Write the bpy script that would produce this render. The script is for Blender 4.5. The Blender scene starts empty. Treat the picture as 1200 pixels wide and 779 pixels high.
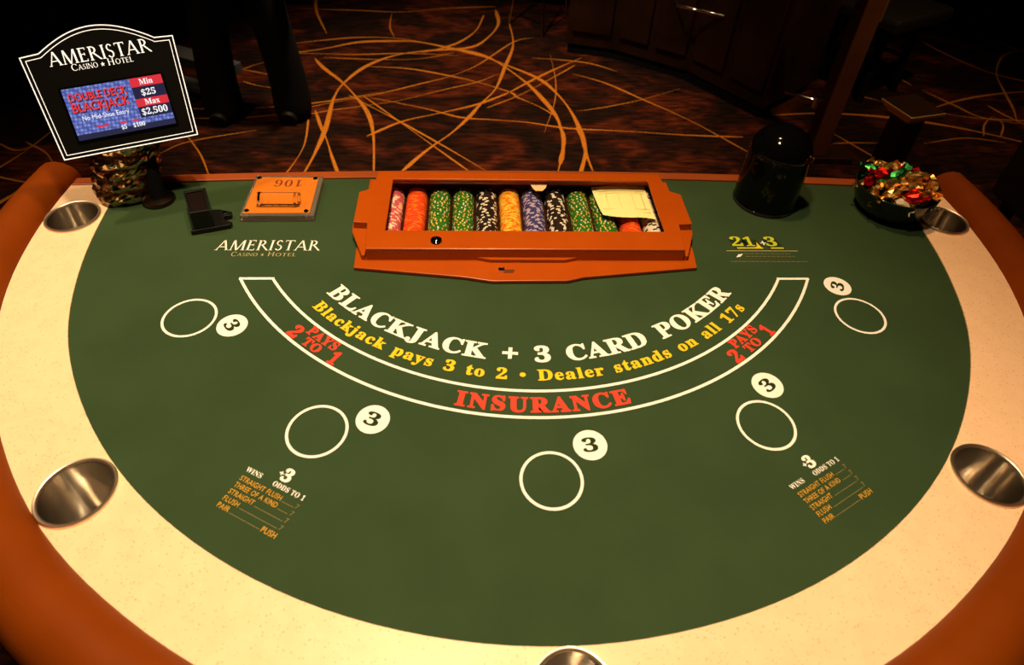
import bpy, bmesh, math, random
from mathutils import Vector, Matrix
random.seed(7)
PI = math.pi
scene = bpy.context.scene
COL = scene.collection

# ------------------------------------------------------------------ camera
cd = bpy.data.cameras.new('camera')
cd.sensor_fit = 'HORIZONTAL'; cd.sensor_width = 36.0
cd.lens = 770.0 / 1200.0 * 36.0
cd.shift_y = (281.9 - 389.5) / 1200.0
cd.dof.use_dof = True; cd.dof.focus_distance = 1.15; cd.dof.aperture_fstop = 5.6
cd.clip_start = 0.02; cd.clip_end = 60
cam = bpy.data.objects.new('camera', cd); COL.objects.link(cam)
R = ((0.99808, -0.00413, -0.06183), (-0.04493, 0.63892, -0.76796), (0.04268, 0.76926, 0.63751))
CAMLOC = (-0.0945, -0.46065, 1.60045)
cam.matrix_world = Matrix([list(R[i]) + [CAMLOC[i]] for i in range(3)] + [[0, 0, 0, 1]])
scene.camera = cam

# ------------------------------------------------------------------ world, lamps, exposure
world = bpy.data.worlds.new('room_dark'); scene.world = world
world.use_nodes = True
world.node_tree.nodes['Background'].inputs[0].default_value = (0.02, 0.012, 0.006, 1)
world.node_tree.nodes['Background'].inputs[1].default_value = 0.3
vs = scene.view_settings
vs.view_transform = 'Standard'; vs.look = 'None'; vs.gamma = 1.0; vs.use_curve_mapping = False
vs.exposure = 0.0

def spot(name, loc, target, power, color, angle, blend=0.6, radius=0.06):
    l = bpy.data.lights.new(name, 'SPOT')
    l.energy = power; l.color = color; l.spot_size = math.radians(angle); l.spot_blend = blend
    l.shadow_soft_size = radius
    o = bpy.data.objects.new(name, l); COL.objects.link(o)
    o.location = loc
    o.rotation_euler = (Vector(target) - Vector(loc)).to_track_quat('-Z', 'Y').to_euler()
    return o

WARM = (1.0, 0.70, 0.38)
spot('downlight_player_side', (-0.20, 0.10, 2.60), (-0.20, -0.08, 0.9), 160, (1.0, 0.74, 0.42), 78, 1.0, 0.06)
spot('downlight_table_middle', (-0.05, 0.62, 3.05), (-0.02, 0.35, 0.9), 100, (1.0, 0.56, 0.24), 80, 0.8, 0.07)
spot('downlight_dealer_aisle', (-0.35, 2.3, 3.05), (-0.2, 2.5, 0.0), 520, WARM, 62, 0.9, 0.07)

spot('added_fill_right_aisle', (1.65, 1.35, 3.05), (1.6, 1.75, 0.0), 165, (1.0, 0.62, 0.28), 78, 0.9, 0.07)  # added fill spot to brighten the right carpet, stool and candies
spot('downlight_left_aisle', (-1.55, 0.75, 3.05), (-1.25, 1.00, 0.5), 190, WARM, 64, 1.0, 0.07)

# ------------------------------------------------------------------ helpers
def mat(name, color, rough=0.5, metal=0.0, spec=0.5, emit=None, estr=0.0, trans=0.0, ior=1.45, coat=0.0):
    m = bpy.data.materials.new(name); m.use_nodes = True
    b = m.node_tree.nodes['Principled BSDF']
    b.inputs['Base Color'].default_value = (*color, 1)
    b.inputs['Roughness'].default_value = rough
    b.inputs['Metallic'].default_value = metal
    b.inputs['Specular IOR Level'].default_value = spec
    b.inputs['IOR'].default_value = ior
    b.inputs['Transmission Weight'].default_value = trans
    b.inputs['Coat Weight'].default_value = coat
    if emit:
        b.inputs['Emission Color'].default_value = (*emit, 1)
        b.inputs['Emission Strength'].default_value = estr
    return m

def noise_mat(name, c1, c2, scale, rough=0.6, bump=0.0, bscale=None, detail=4, lo=0.35, hi=0.65, spec=0.4, coat=0.0):
    """two tones mixed by object-space noise, with optional fine bump"""
    m = mat(name, c1, rough, spec=spec, coat=coat); nt = m.node_tree; b = nt.nodes['Principled BSDF']
    tc = nt.nodes.new('ShaderNodeTexCoord'); n = nt.nodes.new('ShaderNodeTexNoise')
    n.inputs['Scale'].default_value = scale; n.inputs['Detail'].default_value = detail
    nt.links.new(tc.outputs['Object'], n.inputs['Vector'])
    r = nt.nodes.new('ShaderNodeValToRGB')
    r.color_ramp.elements[0].position = lo; r.color_ramp.elements[0].color = (*c1, 1)
    r.color_ramp.elements[1].position = hi; r.color_ramp.elements[1].color = (*c2, 1)
    nt.links.new(n.outputs['Fac'], r.inputs['Fac']); nt.links.new(r.outputs['Color'], b.inputs['Base Color'])
    if bump:
        n2 = nt.nodes.new('ShaderNodeTexNoise'); n2.inputs['Scale'].default_value = bscale or scale * 8
        n2.inputs['Detail'].default_value = 3
        nt.links.new(tc.outputs['Object'], n2.inputs['Vector'])
        bp = nt.nodes.new('ShaderNodeBump'); bp.inputs['Strength'].default_value = bump; bp.inputs['Distance'].default_value = 0.002
        nt.links.new(n2.outputs['Fac'], bp.inputs['Height']); nt.links.new(bp.outputs['Normal'], b.inputs['Normal'])
    return m

def pane_mat(name, tint=(1, 1, 1), rough=0.02):
    """thin clear sheet: transparent body with a Fresnel surface gloss"""
    m = bpy.data.materials.new(name); m.use_nodes = True; nt = m.node_tree
    nt.nodes.remove(nt.nodes['Principled BSDF'])
    out = nt.nodes['Material Output']; t = nt.nodes.new('ShaderNodeBsdfTransparent'); g = nt.nodes.new('ShaderNodeBsdfGlossy')
    t.inputs[0].default_value = (*tint, 1); g.inputs['Roughness'].default_value = rough
    f = nt.nodes.new('ShaderNodeFresnel'); f.inputs[0].default_value = 1.45
    mx = nt.nodes.new('ShaderNodeMixShader')
    ge = nt.nodes.new('ShaderNodeNewGeometry'); iv = nt.nodes.new('ShaderNodeMath'); iv.operation = 'SUBTRACT'; iv.inputs[0].default_value = 1.0
    fm = nt.nodes.new('ShaderNodeMath'); fm.operation = 'MULTIPLY'      # gloss on the outer faces only
    nt.links.new(ge.outputs['Backfacing'], iv.inputs[1]); nt.links.new(iv.outputs[0], fm.inputs[0]); nt.links.new(f.outputs[0], fm.inputs[1])
    nt.links.new(fm.outputs[0], mx.inputs[0]); nt.links.new(t.outputs[0], mx.inputs[1]); nt.links.new(g.outputs[0], mx.inputs[2])
    nt.links.new(mx.outputs[0], out.inputs[0])
    return m

def tag(o, label=None, cat=None, group=None, kind=None):
    if label: o['label'] = label
    if cat: o['category'] = cat
    if group: o['group'] = group
    if kind: o['kind'] = kind
    return o

def empty(name, loc, label=None, cat=None, group=None, rot=None):
    o = bpy.data.objects.new(name, None); COL.objects.link(o); o.location = loc
    o.empty_display_size = 0.05
    if rot: o.rotation_euler = rot
    return tag(o, label, cat, group)

def smooth_by_angle(me, deg=35):
    me.polygons.foreach_set('use_smooth', [True] * len(me.polygons))
    try: me.set_sharp_from_angle(angle=math.radians(deg))
    except Exception: pass

def obj(name, bm, m, parent=None, smooth=None, bevel=0.0, origin=None):
    """link a bmesh given in world (or parent-local) coordinates as one mesh object"""
    me = bpy.data.meshes.new(name)
    bmesh.ops.recalc_face_normals(bm, faces=bm.faces)
    bm.to_mesh(me); bm.free()
    for mm in (m if isinstance(m, (list, tuple)) else [m]): me.materials.append(mm)
    if smooth: smooth_by_angle(me, smooth)
    o = bpy.data.objects.new(name, me); COL.objects.link(o)
    if parent: o.parent = parent
    if bevel:
        b = o.modifiers.new('edge', 'BEVEL'); b.width = bevel; b.segments = 2; b.limit_method = 'ANGLE'; b.angle_limit = math.radians(40)
    if origin is not None:
        me.transform(Matrix.Translation(-Vector(origin))); o.location = origin
    return o

def new(): return bmesh.new()

def box(bm, x0, x1, y0, y1, z0, z1, M=None):
    vs_ = [Vector(p) for p in ((x0, y0, z0), (x1, y0, z0), (x1, y1, z0), (x0, y1, z0), (x0, y0, z1), (x1, y0, z1), (x1, y1, z1), (x0, y1, z1))]
    if M: vs_ = [M @ p for p in vs_]
    v = [bm.verts.new(p) for p in vs_]
    for f in ((0, 3, 2, 1), (4, 5, 6, 7), (0, 1, 5, 4), (1, 2, 6, 5), (2, 3, 7, 6), (3, 0, 4, 7)):
        bm.faces.new([v[i] for i in f])
    return v

def prism(bm, poly, z0, z1, holes=()):
    """polygon with holes given thickness; all loops are lists of (x, y)"""
    edges = []; tops = []
    for loop in [poly] + list(holes):
        v = [bm.verts.new((p[0], p[1], z1)) for p in loop]; tops.append(v)
        edges += [bm.edges.new((v[i], v[(i + 1) % len(v)])) for i in range(len(v))]
    r = bmesh.ops.triangle_fill(bm, use_beauty=True, use_dissolve=False, edges=edges, normal=(0, 0, 1))
    top_faces = [g for g in r['geom'] if isinstance(g, bmesh.types.BMFace)]
    if z0 is None: return
    low = {}
    for v in tops:
        w = [bm.verts.new((a.co.x, a.co.y, z0)) for a in v]
        for a, b in zip(v, w): low[a] = b
        n = len(v)
        for i in range(n): bm.faces.new((v[i], v[(i + 1) % n], w[(i + 1) % n], w[i]))
    for f in top_faces:
        try: bm.faces.new([low[a] for a in reversed(f.verts)])
        except Exception: pass

def lathe(bm, prof, seg=48, c=(0, 0, 0), cap=True, fn=None):
    rings = []
    for r, z in prof:
        ring = []
        for i in range(seg):
            a = 2 * PI * i / seg; rr, zz = (r, z) if fn is None else fn(r, z, a)
            ring.append(bm.verts.new((c[0] + rr * math.cos(a), c[1] + rr * math.sin(a), c[2] + zz)))
        rings.append(ring)
    for A, B in zip(rings, rings[1:]):
        for i in range(seg):
            bm.faces.new((A[i], A[(i + 1) % seg], B[(i + 1) % seg], B[i]))
    if prof[0][0] > 1e-6 and cap: bm.faces.new(list(reversed(rings[0])))
    if prof[-1][0] > 1e-6 and cap: bm.faces.new(rings[-1])
    bmesh.ops.remove_doubles(bm, verts=bm.verts, dist=1e-6)

def tube(bm, pts, r, seg=10, cap=True):
    pts = [Vector(p) for p in pts]; rad = r if isinstance(r, (list, tuple)) else [r] * len(pts)
    rings = []; ref = None
    for i, p in enumerate(pts):
        d = (pts[min(i + 1, len(pts) - 1)] - pts[max(i - 1, 0)]).normalized()
        if ref is None or abs(ref.dot(d)) > 0.95: ref = Vector((0, 0, 1)) if abs(d.z) < 0.9 else Vector((1, 0, 0))
        u = d.cross(ref).normalized(); w = d.cross(u).normalized(); ref = -w if False else ref
        rings.append([bm.verts.new(p + (u * math.cos(2 * PI * k / seg) + w * math.sin(2 * PI * k / seg)) * rad[i]) for k in range(seg)])
    for A, B in zip(rings, rings[1:]):
        for k in range(seg): bm.faces.new((A[k], A[(k + 1) % seg], B[(k + 1) % seg], B[k]))
    if cap: bm.faces.new(list(reversed(rings[0]))); bm.faces.new(rings[-1])

def ring_flat(bm, cx, cy, r0, r1, z, a0=0, a1=2 * PI, n=64):
    full = abs(a1 - a0 - 2 * PI) < 1e-6; prev = None; first = None
    for i in range(n + 1):
        a = a0 + (a1 - a0) * i / n
        if full and i == n: cur = first
        else: cur = (bm.verts.new((cx + r0 * math.cos(a), cy + r0 * math.sin(a), z)), bm.verts.new((cx + r1 * math.cos(a), cy + r1 * math.sin(a), z)))
        if prev: bm.faces.new((prev[0], prev[1], cur[1], cur[0]))
        else: first = cur
        prev = cur

def catmull(pts, n=8):
    P_ = [Vector(p) for p in pts]; P_ = [P_[0] * 2 - P_[1]] + P_ + [P_[-1] * 2 - P_[-2]]; out = []
    for i in range(1, len(P_) - 2):
        for k in range(n):
            t = k / n; a, b, c, d = P_[i - 1:i + 3]
            out.append(0.5 * ((2 * b) + (c - a) * t + (2 * a - 5 * b + 4 * c - d) * t * t + (3 * b - a - 3 * c + d) * t ** 3))
    out.append(P_[-2]); return out

# ------------------------------------------------------------------ lettering from the built-in font (bold serif = its mathematical bold letters)
_G = {}
def serif(s):
    r = ''
    for ch in s:
        if 'A' <= ch <= 'Z': r += chr(0x1D400 + ord(ch) - 65)
        elif 'a' <= ch <= 'z': r += chr(0x1D41A + ord(ch) - 97)
        elif '0' <= ch <= '9': r += chr(0x1D7CE + ord(ch) - 48)
        else: r += ch
    return r
def _raw(body, off):
    c = bpy.data.curves.new('glyph', 'FONT'); c.body = body; c.offset = off; c.resolution_u = 3; c.fill_mode = 'FRONT'
    o = bpy.data.objects.new('glyph', c); COL.objects.link(o)
    bpy.context.view_layer.update()
    me = bpy.data.meshes.new_from_object(o.evaluated_get(bpy.context.evaluated_depsgraph_get()))
    V = [(v.co.x, v.co.y) for v in me.vertices]; F = [tuple(p.vertices) for p in me.polygons]
    bpy.data.objects.remove(o); bpy.data.curves.remove(c); bpy.data.meshes.remove(me)
    return V, F
def roman_caps():
    """light inscriptional capitals drawn stroke by stroke (thick and thin strokes, small serifs)"""
    G = {}
    def st(x0, y0, x1, y1, w): return [(x0 - w / 2, y0), (x0 + w / 2, y0), (x1 + w / 2, y1), (x1 - w / 2, y1)]
    def rc(x0, x1, y0, y1): return [(x0, y0), (x1, y0), (x1, y1), (x0, y1)]
    def sf(x, y, w, top=False): return rc(x - w / 2 - .05, x + w / 2 + .05, y - .028 if top else y, y if top else y + .028)
    def arc(cx, cy, rx, ry, a0, a1, wx, wy, n=18):
        o = []
        for i in range(n):
            a, b = [math.radians(a0 + (a1 - a0) * k / n) for k in (i, i + 1)]
            o.append([(cx + rx * math.cos(a), cy + ry * math.sin(a)), (cx + rx * math.cos(b), cy + ry * math.sin(b)), (cx + (rx - wx) * math.cos(b), cy + (ry - wy) * math.sin(b)), (cx + (rx - wx) * math.cos(a), cy + (ry - wy) * math.sin(a))])
        return o
    T, t, h = .10, .055, .69
    def stem(x, w=T): return [st(x, 0, x, h, w), sf(x, 0, w), sf(x, h, w, True)]
    G['A'] = ([st(.06, 0, .34, h, t), st(.61, 0, .34, h, T), rc(.15, .52, .21, .25), sf(.06, 0, t), sf(.61, 0, T)], .70)
    G['M'] = ([st(.09, 0, .13, h, t), st(.40, 0, .15, h, T), st(.41, 0, .67, h, t), st(.73, 0, .69, h, T), sf(.09, 0, t), sf(.73, 0, T)], .84)
    G['E'] = (stem(.13) + [rc(.13, .43, h - .04, h), rc(.13, .37, .345, .385), rc(.13, .46, 0, .04), rc(.41, .44, h - .12, h), rc(.35, .38, .30, .43), rc(.44, .47, 0, .12)], .53)
    G['R'] = (stem(.13) + arc(.20, .515, .24, .175, -90, 90, .09, .04) + [rc(.13, .21, h - .04, h), rc(.13, .21, .34, .38), st(.62, 0, .27, .36, T)], .64)
    G['I'] = (stem(.13), .26)
    G['S'] = (arc(.23, .515, .16, .175, 25, 250, .07, .045) + arc(.23, .19, .18, .19, 85, -155, .08, .045) + [[(.10, .44), (.17, .355), (.37, .24), (.33, .33)]], .47)
    G['T'] = ([st(.29, 0, .29, h, T), sf(.29, 0, T), rc(.03, .55, h - .04, h), rc(.03, .06, h - .12, h), rc(.52, .55, h - .12, h)], .58)
    G['C'] = (arc(.36, .345, .32, .355, 42, 318, .10, .04, 28) + [rc(.56, .60, .50, .62)], .66)
    G['O'] = (arc(.37, .345, .33, .355, 0, 360, .10, .04, 32), .76)
    G['N'] = ([st(.10, 0, .10, h, t), st(.62, 0, .10, h, T), st(.62, 0, .62, h, t), sf(.10, 0, t), sf(.62, h, t, True), sf(.09, h, t, True)], .74)
    G['H'] = (stem(.13) + stem(.56) + [rc(.13, .56, .33, .37)], .70)
    G['L'] = (stem(.13) + [rc(.13, .45, 0, .04), rc(.42, .45, 0, .12)], .50)
    out = {}
    for k, (polys, adv) in G.items():
        V, F = [], []
        for p in polys: F.append(tuple(range(len(V), len(V) + len(p)))); V += p
        out[k] = (V, F, adv)
    return out
ROMAN = roman_caps()
def glyph(ch, off):
    if off == 'roman' and ch in ROMAN: return ROMAN[ch]
    k = (ch, off)
    if k not in _G:
        if ch == ' ': _G[k] = ([], [], 0.32)
        else:
            V, F = _raw(ch, off)
            w2 = max(p[0] for p in _raw(ch + '|', 0)[0]); w1 = max(p[0] for p in _raw('|', 0)[0])
            _G[k] = (V, F, w2 - w1)
    return _G[k]
def layout(s, off=0.0, track=0.0, space=0.32):
    """-> list of (verts, faces, x) and the total width, in em units (cap height about 0.69)"""
    out = []; x = 0
    for ch in s:
        V, F, adv = glyph(ch, min(off, 0.016) if ch in '\U0001D401\U0001D41A\U0001D41E' and off != 'roman' else off)
        if ch == ' ': adv = space
        out.append((V, F, x, adv)); x += adv + track
    return out, x - track
for _s, _o in (('BLACKJACK + 3 CARD POKER', .022), ('Blackjack pays 3 to 2 \u2022 Dealer stands on all 17s', .020), ('INSURANCE', .028), ('PAYSTO', .026), ('21', .028), ('3', .012), ('213', .008), ('WINSODDS TO 1', .004), ('3', .03), ('Min$25Max$2,500$100', .006), ('106', -.012), ('TTA', -.01)):
    layout(serif(_s), _o)      # cut all letters while the scene is still empty (faster)
for _s, _o in (('STRAIGHT FLUSHTHREE OF A KINDPAIR7PUSH', .004), ('PUSH', .006), ('DOUBLE DECKBLACKJACK', .012), ('No Mid-Shoe Entry\u2605', 0.0), ('\u2605', 0)): layout(_s, _o)
def text_bm(bm, s, width, cap, place, off=0.0, track=0.0, space=0.32, capem=0.69, sx=None, mi=0):
    """place(u, v) -> Vector: u along the line from 0 to width, v up from the baseline"""
    L, W = layout(s, off, track, space); kx = width / W; ky = cap / capem
    for V, F, x, adv in L:
        vs_ = [bm.verts.new(place((x + p[0]) * kx, p[1] * ky, (x + adv / 2) * kx)) for p in V]
        for f in F:
            try: bm.faces.new([vs_[i] for i in f]).material_index = mi
            except Exception: pass
def on_line(o, u, v):
    o, u, v = Vector(o), Vector(u), Vector(v)
    return lambda a, b, c: o + u * a + v * b
def on_arc(cx, cy, r, a0, z):
    """baseline on a circle of radius r, tops towards the centre; a0 = start angle from straight down; glyphs stay rigid"""
    def f(a, b, c):
        t = a0 + c / r; u = Vector((math.cos(t), math.sin(t), 0)); n = Vector((-math.sin(t), math.cos(t), 0))
        return Vector((cx, cy, z)) - n * r + u * (a - c) + n * b
    return f

# table units: drawing units of the layout, 1 unit = 0.5 m, playing surface at z = 0.9 m
S = 0.5; H = 0.9
def P(x, y, z=0.0): return Vector((S * x, S * y, H + S * z))
def PL(pts): return [(S * x, S * y) for x, y in pts]

# ------------------------------------------------------------------ materials
M_FELT = noise_mat('green_felt', (0.0275, 0.056, 0.024), (0.0325, 0.064, 0.027), 9, rough=0.85, bump=0.25, bscale=900, spec=0.15)
M_LEATHER = noise_mat('tan_leather', (0.172, 0.032, 0.0012), (0.195, 0.037, 0.0015), 14, rough=0.5, bump=0.12, bscale=420, spec=0.10)
M_TRAY = noise_mat('orange_brown_plastic', (0.36, 0.060, 0.002), (0.385, 0.066, 0.0025), 20, rough=0.3, spec=0.42)
M_TRAYIN = mat('dark_brown_well', (0.10, 0.022, 0.006), 0.5)
M_TRIM = noise_mat('brown_wood_edge', (0.26, 0.055, 0.012), (0.30, 0.066, 0.014), 12, rough=0.4)
M_STEEL = mat('stainless_steel', (0.86, 0.80, 0.72), 0.17, 1.0)
_b = M_STEEL.node_tree.nodes['Principled BSDF']; _b.inputs['Anisotropic'].default_value = 0.9; _b.inputs['Anisotropic Rotation'].default_value = 0.25
_t = M_STEEL.node_tree.nodes.new('ShaderNodeTangent'); _t.direction_type = 'RADIAL'; _t.axis = 'Z'      # brushed around the cup
M_STEEL.node_tree.links.new(_t.outputs[0], _b.inputs['Tangent'])
M_LIP = mat('polished_steel_lip', (0.86, 0.74, 0.62), 0.36, 1.0)
M_CHROME = mat('chrome', (0.85, 0.83, 0.8), 0.08, 1.0)
M_WHITE = mat('cream_print', (0.90, 0.90, 0.90), 0.7, spec=0.2)
M_RED = mat('red_print', (0.80, 0.055, 0.032), 0.7, spec=0.2)
M_YEL = mat('yellow_print', (0.80, 0.56, 0.018), 0.7, spec=0.2)
M_GOLD = mat('gold_print', (0.62, 0.33, 0.03), 0.7, spec=0.2)
M_LEAD = mat('dull_gold_print', (0.21, 0.17, 0.06), 0.7, spec=0.2)
M_DIM = mat('faint_cream_print', (0.44, 0.40, 0.20), 0.7, spec=0.2)
M_FAINT = mat('faint_olive_print', (0.12, 0.115, 0.045), 0.7, spec=0.2)
M_LIME = mat('lime_yellow_print', (0.50, 0.56, 0.03), 0.7, spec=0.2)
M_INK = mat('dark_green_print', (0.018, 0.035, 0.014), 0.8, spec=0.1)
M_BLACK = mat('black_plastic', (0.006, 0.006, 0.007), 0.32, spec=0.4)
M_BLACKGLOSS = mat('black_gloss', (0.002, 0.0022, 0.0025), 0.08, spec=0.22)
M_BLACKMATTE = mat('black_matte', (0.004, 0.004, 0.005), 0.7, spec=0.08)
M_PLATE = mat('black_sign_plate', (0.004, 0.004, 0.004), 0.5, spec=0.10)
M_BRASS = mat('brass', (0.80, 0.50, 0.15), 0.45, 1.0)
M_DARKWOOD = noise_mat('dark_wood', (0.010, 0.004, 0.002), (0.020, 0.007, 0.003), 6, rough=0.35, spec=0.35)
M_BROWNWOOD = noise_mat('brown_wood', (0.085, 0.026, 0.008), (0.12, 0.036, 0.010), 6, rough=0.45)
M_VINYL = mat('black_vinyl', (0.010, 0.008, 0.007), 0.42, spec=0.35)
M_PANE = pane_mat('clear_acrylic_sheet')
M_GREY = mat('grey_laminate', (0.045, 0.05, 0.055), 0.55)

def laminate():
    """cream solid-surface laminate with sparse darker flecks"""
    m = mat('speckled_cream_laminate', (0.8, 0.68, 0.45), 0.38, spec=0.35); nt = m.node_tree; b = nt.nodes['Principled BSDF']
    tc = nt.nodes.new('ShaderNodeTexCoord')
    n = nt.nodes.new('ShaderNodeTexNoise'); n.inputs['Scale'].default_value = 55; n.inputs['Detail'].default_value = 3
    nt.links.new(tc.outputs['Object'], n.inputs['Vector'])
    r = nt.nodes.new('ShaderNodeValToRGB'); r.color_ramp.elements[0].position = 0.3; r.color_ramp.elements[1].position = 0.7
    r.color_ramp.elements[0].color = (0.90, 0.62, 0.41, 1); r.color_ramp.elements[1].color = (0.95, 0.67, 0.46, 1)
    nt.links.new(n.outputs['Fac'], r.inputs['Fac'])
    col = r.outputs['Color']
    for sc, thr, c in ((260, 0.17, (0.44, 0.30, 0.14)), (360, 0.15, (0.26, 0.20, 0.10)), (170, 0.10, (0.66, 0.46, 0.24))):
        v = nt.nodes.new('ShaderNodeTexVoronoi'); v.inputs['Scale'].default_value = sc
        nt.links.new(tc.outputs['Object'], v.inputs['Vector'])
        sep = nt.nodes.new('ShaderNodeSeparateColor'); nt.links.new(v.outputs['Color'], sep.inputs[0])
        a = nt.nodes.new('ShaderNodeMath'); a.operation = 'LESS_THAN'; a.inputs[1].default_value = thr * 1.6; nt.links.new(v.outputs['Distance'], a.inputs[0])
        g = nt.nodes.new('ShaderNodeMath'); g.operation = 'LESS_THAN'; g.inputs[1].default_value = 0.16; nt.links.new(sep.outputs[0], g.inputs[0])
        p = nt.nodes.new('ShaderNodeMath'); p.operation = 'MULTIPLY'; nt.links.new(a.outputs[0], p.inputs[0]); nt.links.new(g.outputs[0], p.inputs[1])
        q = nt.nodes.new('ShaderNodeMath'); q.operation = 'MULTIPLY'; q.inputs[1].default_value = 0.52; nt.links.new(p.outputs[0], q.inputs[0])
        mx = nt.nodes.new('ShaderNodeMix'); mx.data_type = 'RGBA'; nt.links.new(q.outputs[0], mx.inputs['Factor'])
        nt.links.new(col, mx.inputs['A']); mx.inputs['B'].default_value = (*c, 1); col = mx.outputs['Result']
    nt.links.new(col, b.inputs['Base Color'])
    return m
M_LAM = laminate()

def carpet():
    m = mat('patterned_carpet', (0.02, 0.006, 0.003), 0.95, spec=0.1); nt = m.node_tree; b = nt.nodes['Principled BSDF']
    tc = nt.nodes.new('ShaderNodeTexCoord')
    mp = nt.nodes.new('ShaderNodeMapping'); mp.inputs['Rotation'].default_value = (0, 0, 0.9); mp.inputs['Scale'].default_value = (1, 1.5, 1)
    nt.links.new(tc.outputs['Object'], mp.inputs['Vector'])
    n = nt.nodes.new('ShaderNodeTexNoise'); n.inputs['Scale'].default_value = 2.6; n.inputs['Detail'].default_value = 5; n.inputs['Distortion'].default_value = 1.2
    nt.links.new(mp.outputs[0], n.inputs['Vector'])
    r = nt.nodes.new('ShaderNodeValToRGB'); e = r.color_ramp.elements
    e[0].position = 0.40; e[0].color = (0.010, 0.0035, 0.002, 1); e[1].position = 0.68; e[1].color = (0.085, 0.015, 0.004, 1)
    k = e.new(0.50); k.color = (0.020, 0.0045, 0.002, 1); k2 = e.new(0.56); k2.color = (0.045, 0.008, 0.003, 1)
    nt.links.new(n.outputs['Fac'], r.inputs['Fac'])
    st = nt.nodes.new('ShaderNodeTexNoise'); st.inputs['Scale'].default_value = 22; st.inputs['Detail'].default_value = 2
    mp2 = nt.nodes.new('ShaderNodeMapping'); mp2.inputs['Rotation'].default_value = (0, 0, -0.7); mp2.inputs['Scale'].default_value = (0.5, 2.2, 1)
    nt.links.new(tc.outputs['Object'], mp2.inputs['Vector']); nt.links.new(mp2.outputs[0], st.inputs['Vector'])
    rr = nt.nodes.new('ShaderNodeValToRGB'); rr.color_ramp.elements[0].position = 0.36; rr.color_ramp.elements[1].position = 0.62
    rr.color_ramp.elements[0].color = (0.28, 0.28, 0.28, 1); rr.color_ramp.elements[1].color = (1.2, 1.2, 1.2, 1)
    nt.links.new(st.outputs['Fac'], rr.inputs['Fac'])
    mx = nt.nodes.new('ShaderNodeMix'); mx.data_type = 'RGBA'; mx.blend_type = 'MULTIPLY'; mx.inputs['Factor'].default_value = 1.0
    nt.links.new(r.outputs['Color'], mx.inputs['A']); nt.links.new(rr.outputs['Color'], mx.inputs['B'])
    nt.links.new(mx.outputs['Result'], b.inputs['Base Color'])
    n3 = nt.nodes.new('ShaderNodeTexNoise'); n3.inputs['Scale'].default_value = 300; nt.links.new(tc.outputs['Object'], n3.inputs['Vector'])
    bp = nt.nodes.new('ShaderNodeBump'); bp.inputs['Strength'].default_value = 0.5; bp.inputs['Distance'].default_value = 0.004
    nt.links.new(n3.outputs['Fac'], bp.inputs['Height']); nt.links.new(bp.outputs['Normal'], b.inputs['Normal'])
    return m
M_CARPET = carpet()
M_STRAND = noise_mat('orange_carpet_yarn', (0.36, 0.115, 0.010), (0.46, 0.155, 0.014), 60, rough=0.95, spec=0.1)
M_WALL = noise_mat('dark_wall_paint', (0.05, 0.025, 0.012), (0.06, 0.03, 0.014), 3, rough=0.8)
M_CEIL = noise_mat('ceiling_paint', (0.16, 0.10, 0.05), (0.18, 0.11, 0.055), 3, rough=0.9)

# ------------------------------------------------------------------ the room
X0, X1, Y0, Y1, ZC = -5.0, 5.5, -3.5, 7.0, 3.2
bm = new(); box(bm, X0, X1, Y0, Y1, -0.1, 0.0); floor = tag(obj('floor', bm, M_CARPET), 'dark rust carpet with a web of orange curved strands', kind='structure')
bm = new(); box(bm, X0, X1, Y0, Y1, ZC, ZC + 0.1); tag(obj('ceiling', bm, M_CEIL), 'plain dim brown ceiling', kind='structure')
for nm, a in (('wall_back', (X0, X1, Y1, Y1 + 0.1)), ('wall_front', (X0, X1, Y0 - 0.1, Y0)), ('wall_left', (X0 - 0.1, X0, Y0, Y1)), ('wall_right', (X1, X1 + 0.1, Y0, Y1))):
    bm = new(); box(bm, *a, 0, ZC); tag(obj(nm, bm, M_WALL), 'plain dark brown wall', kind='structure')

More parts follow.
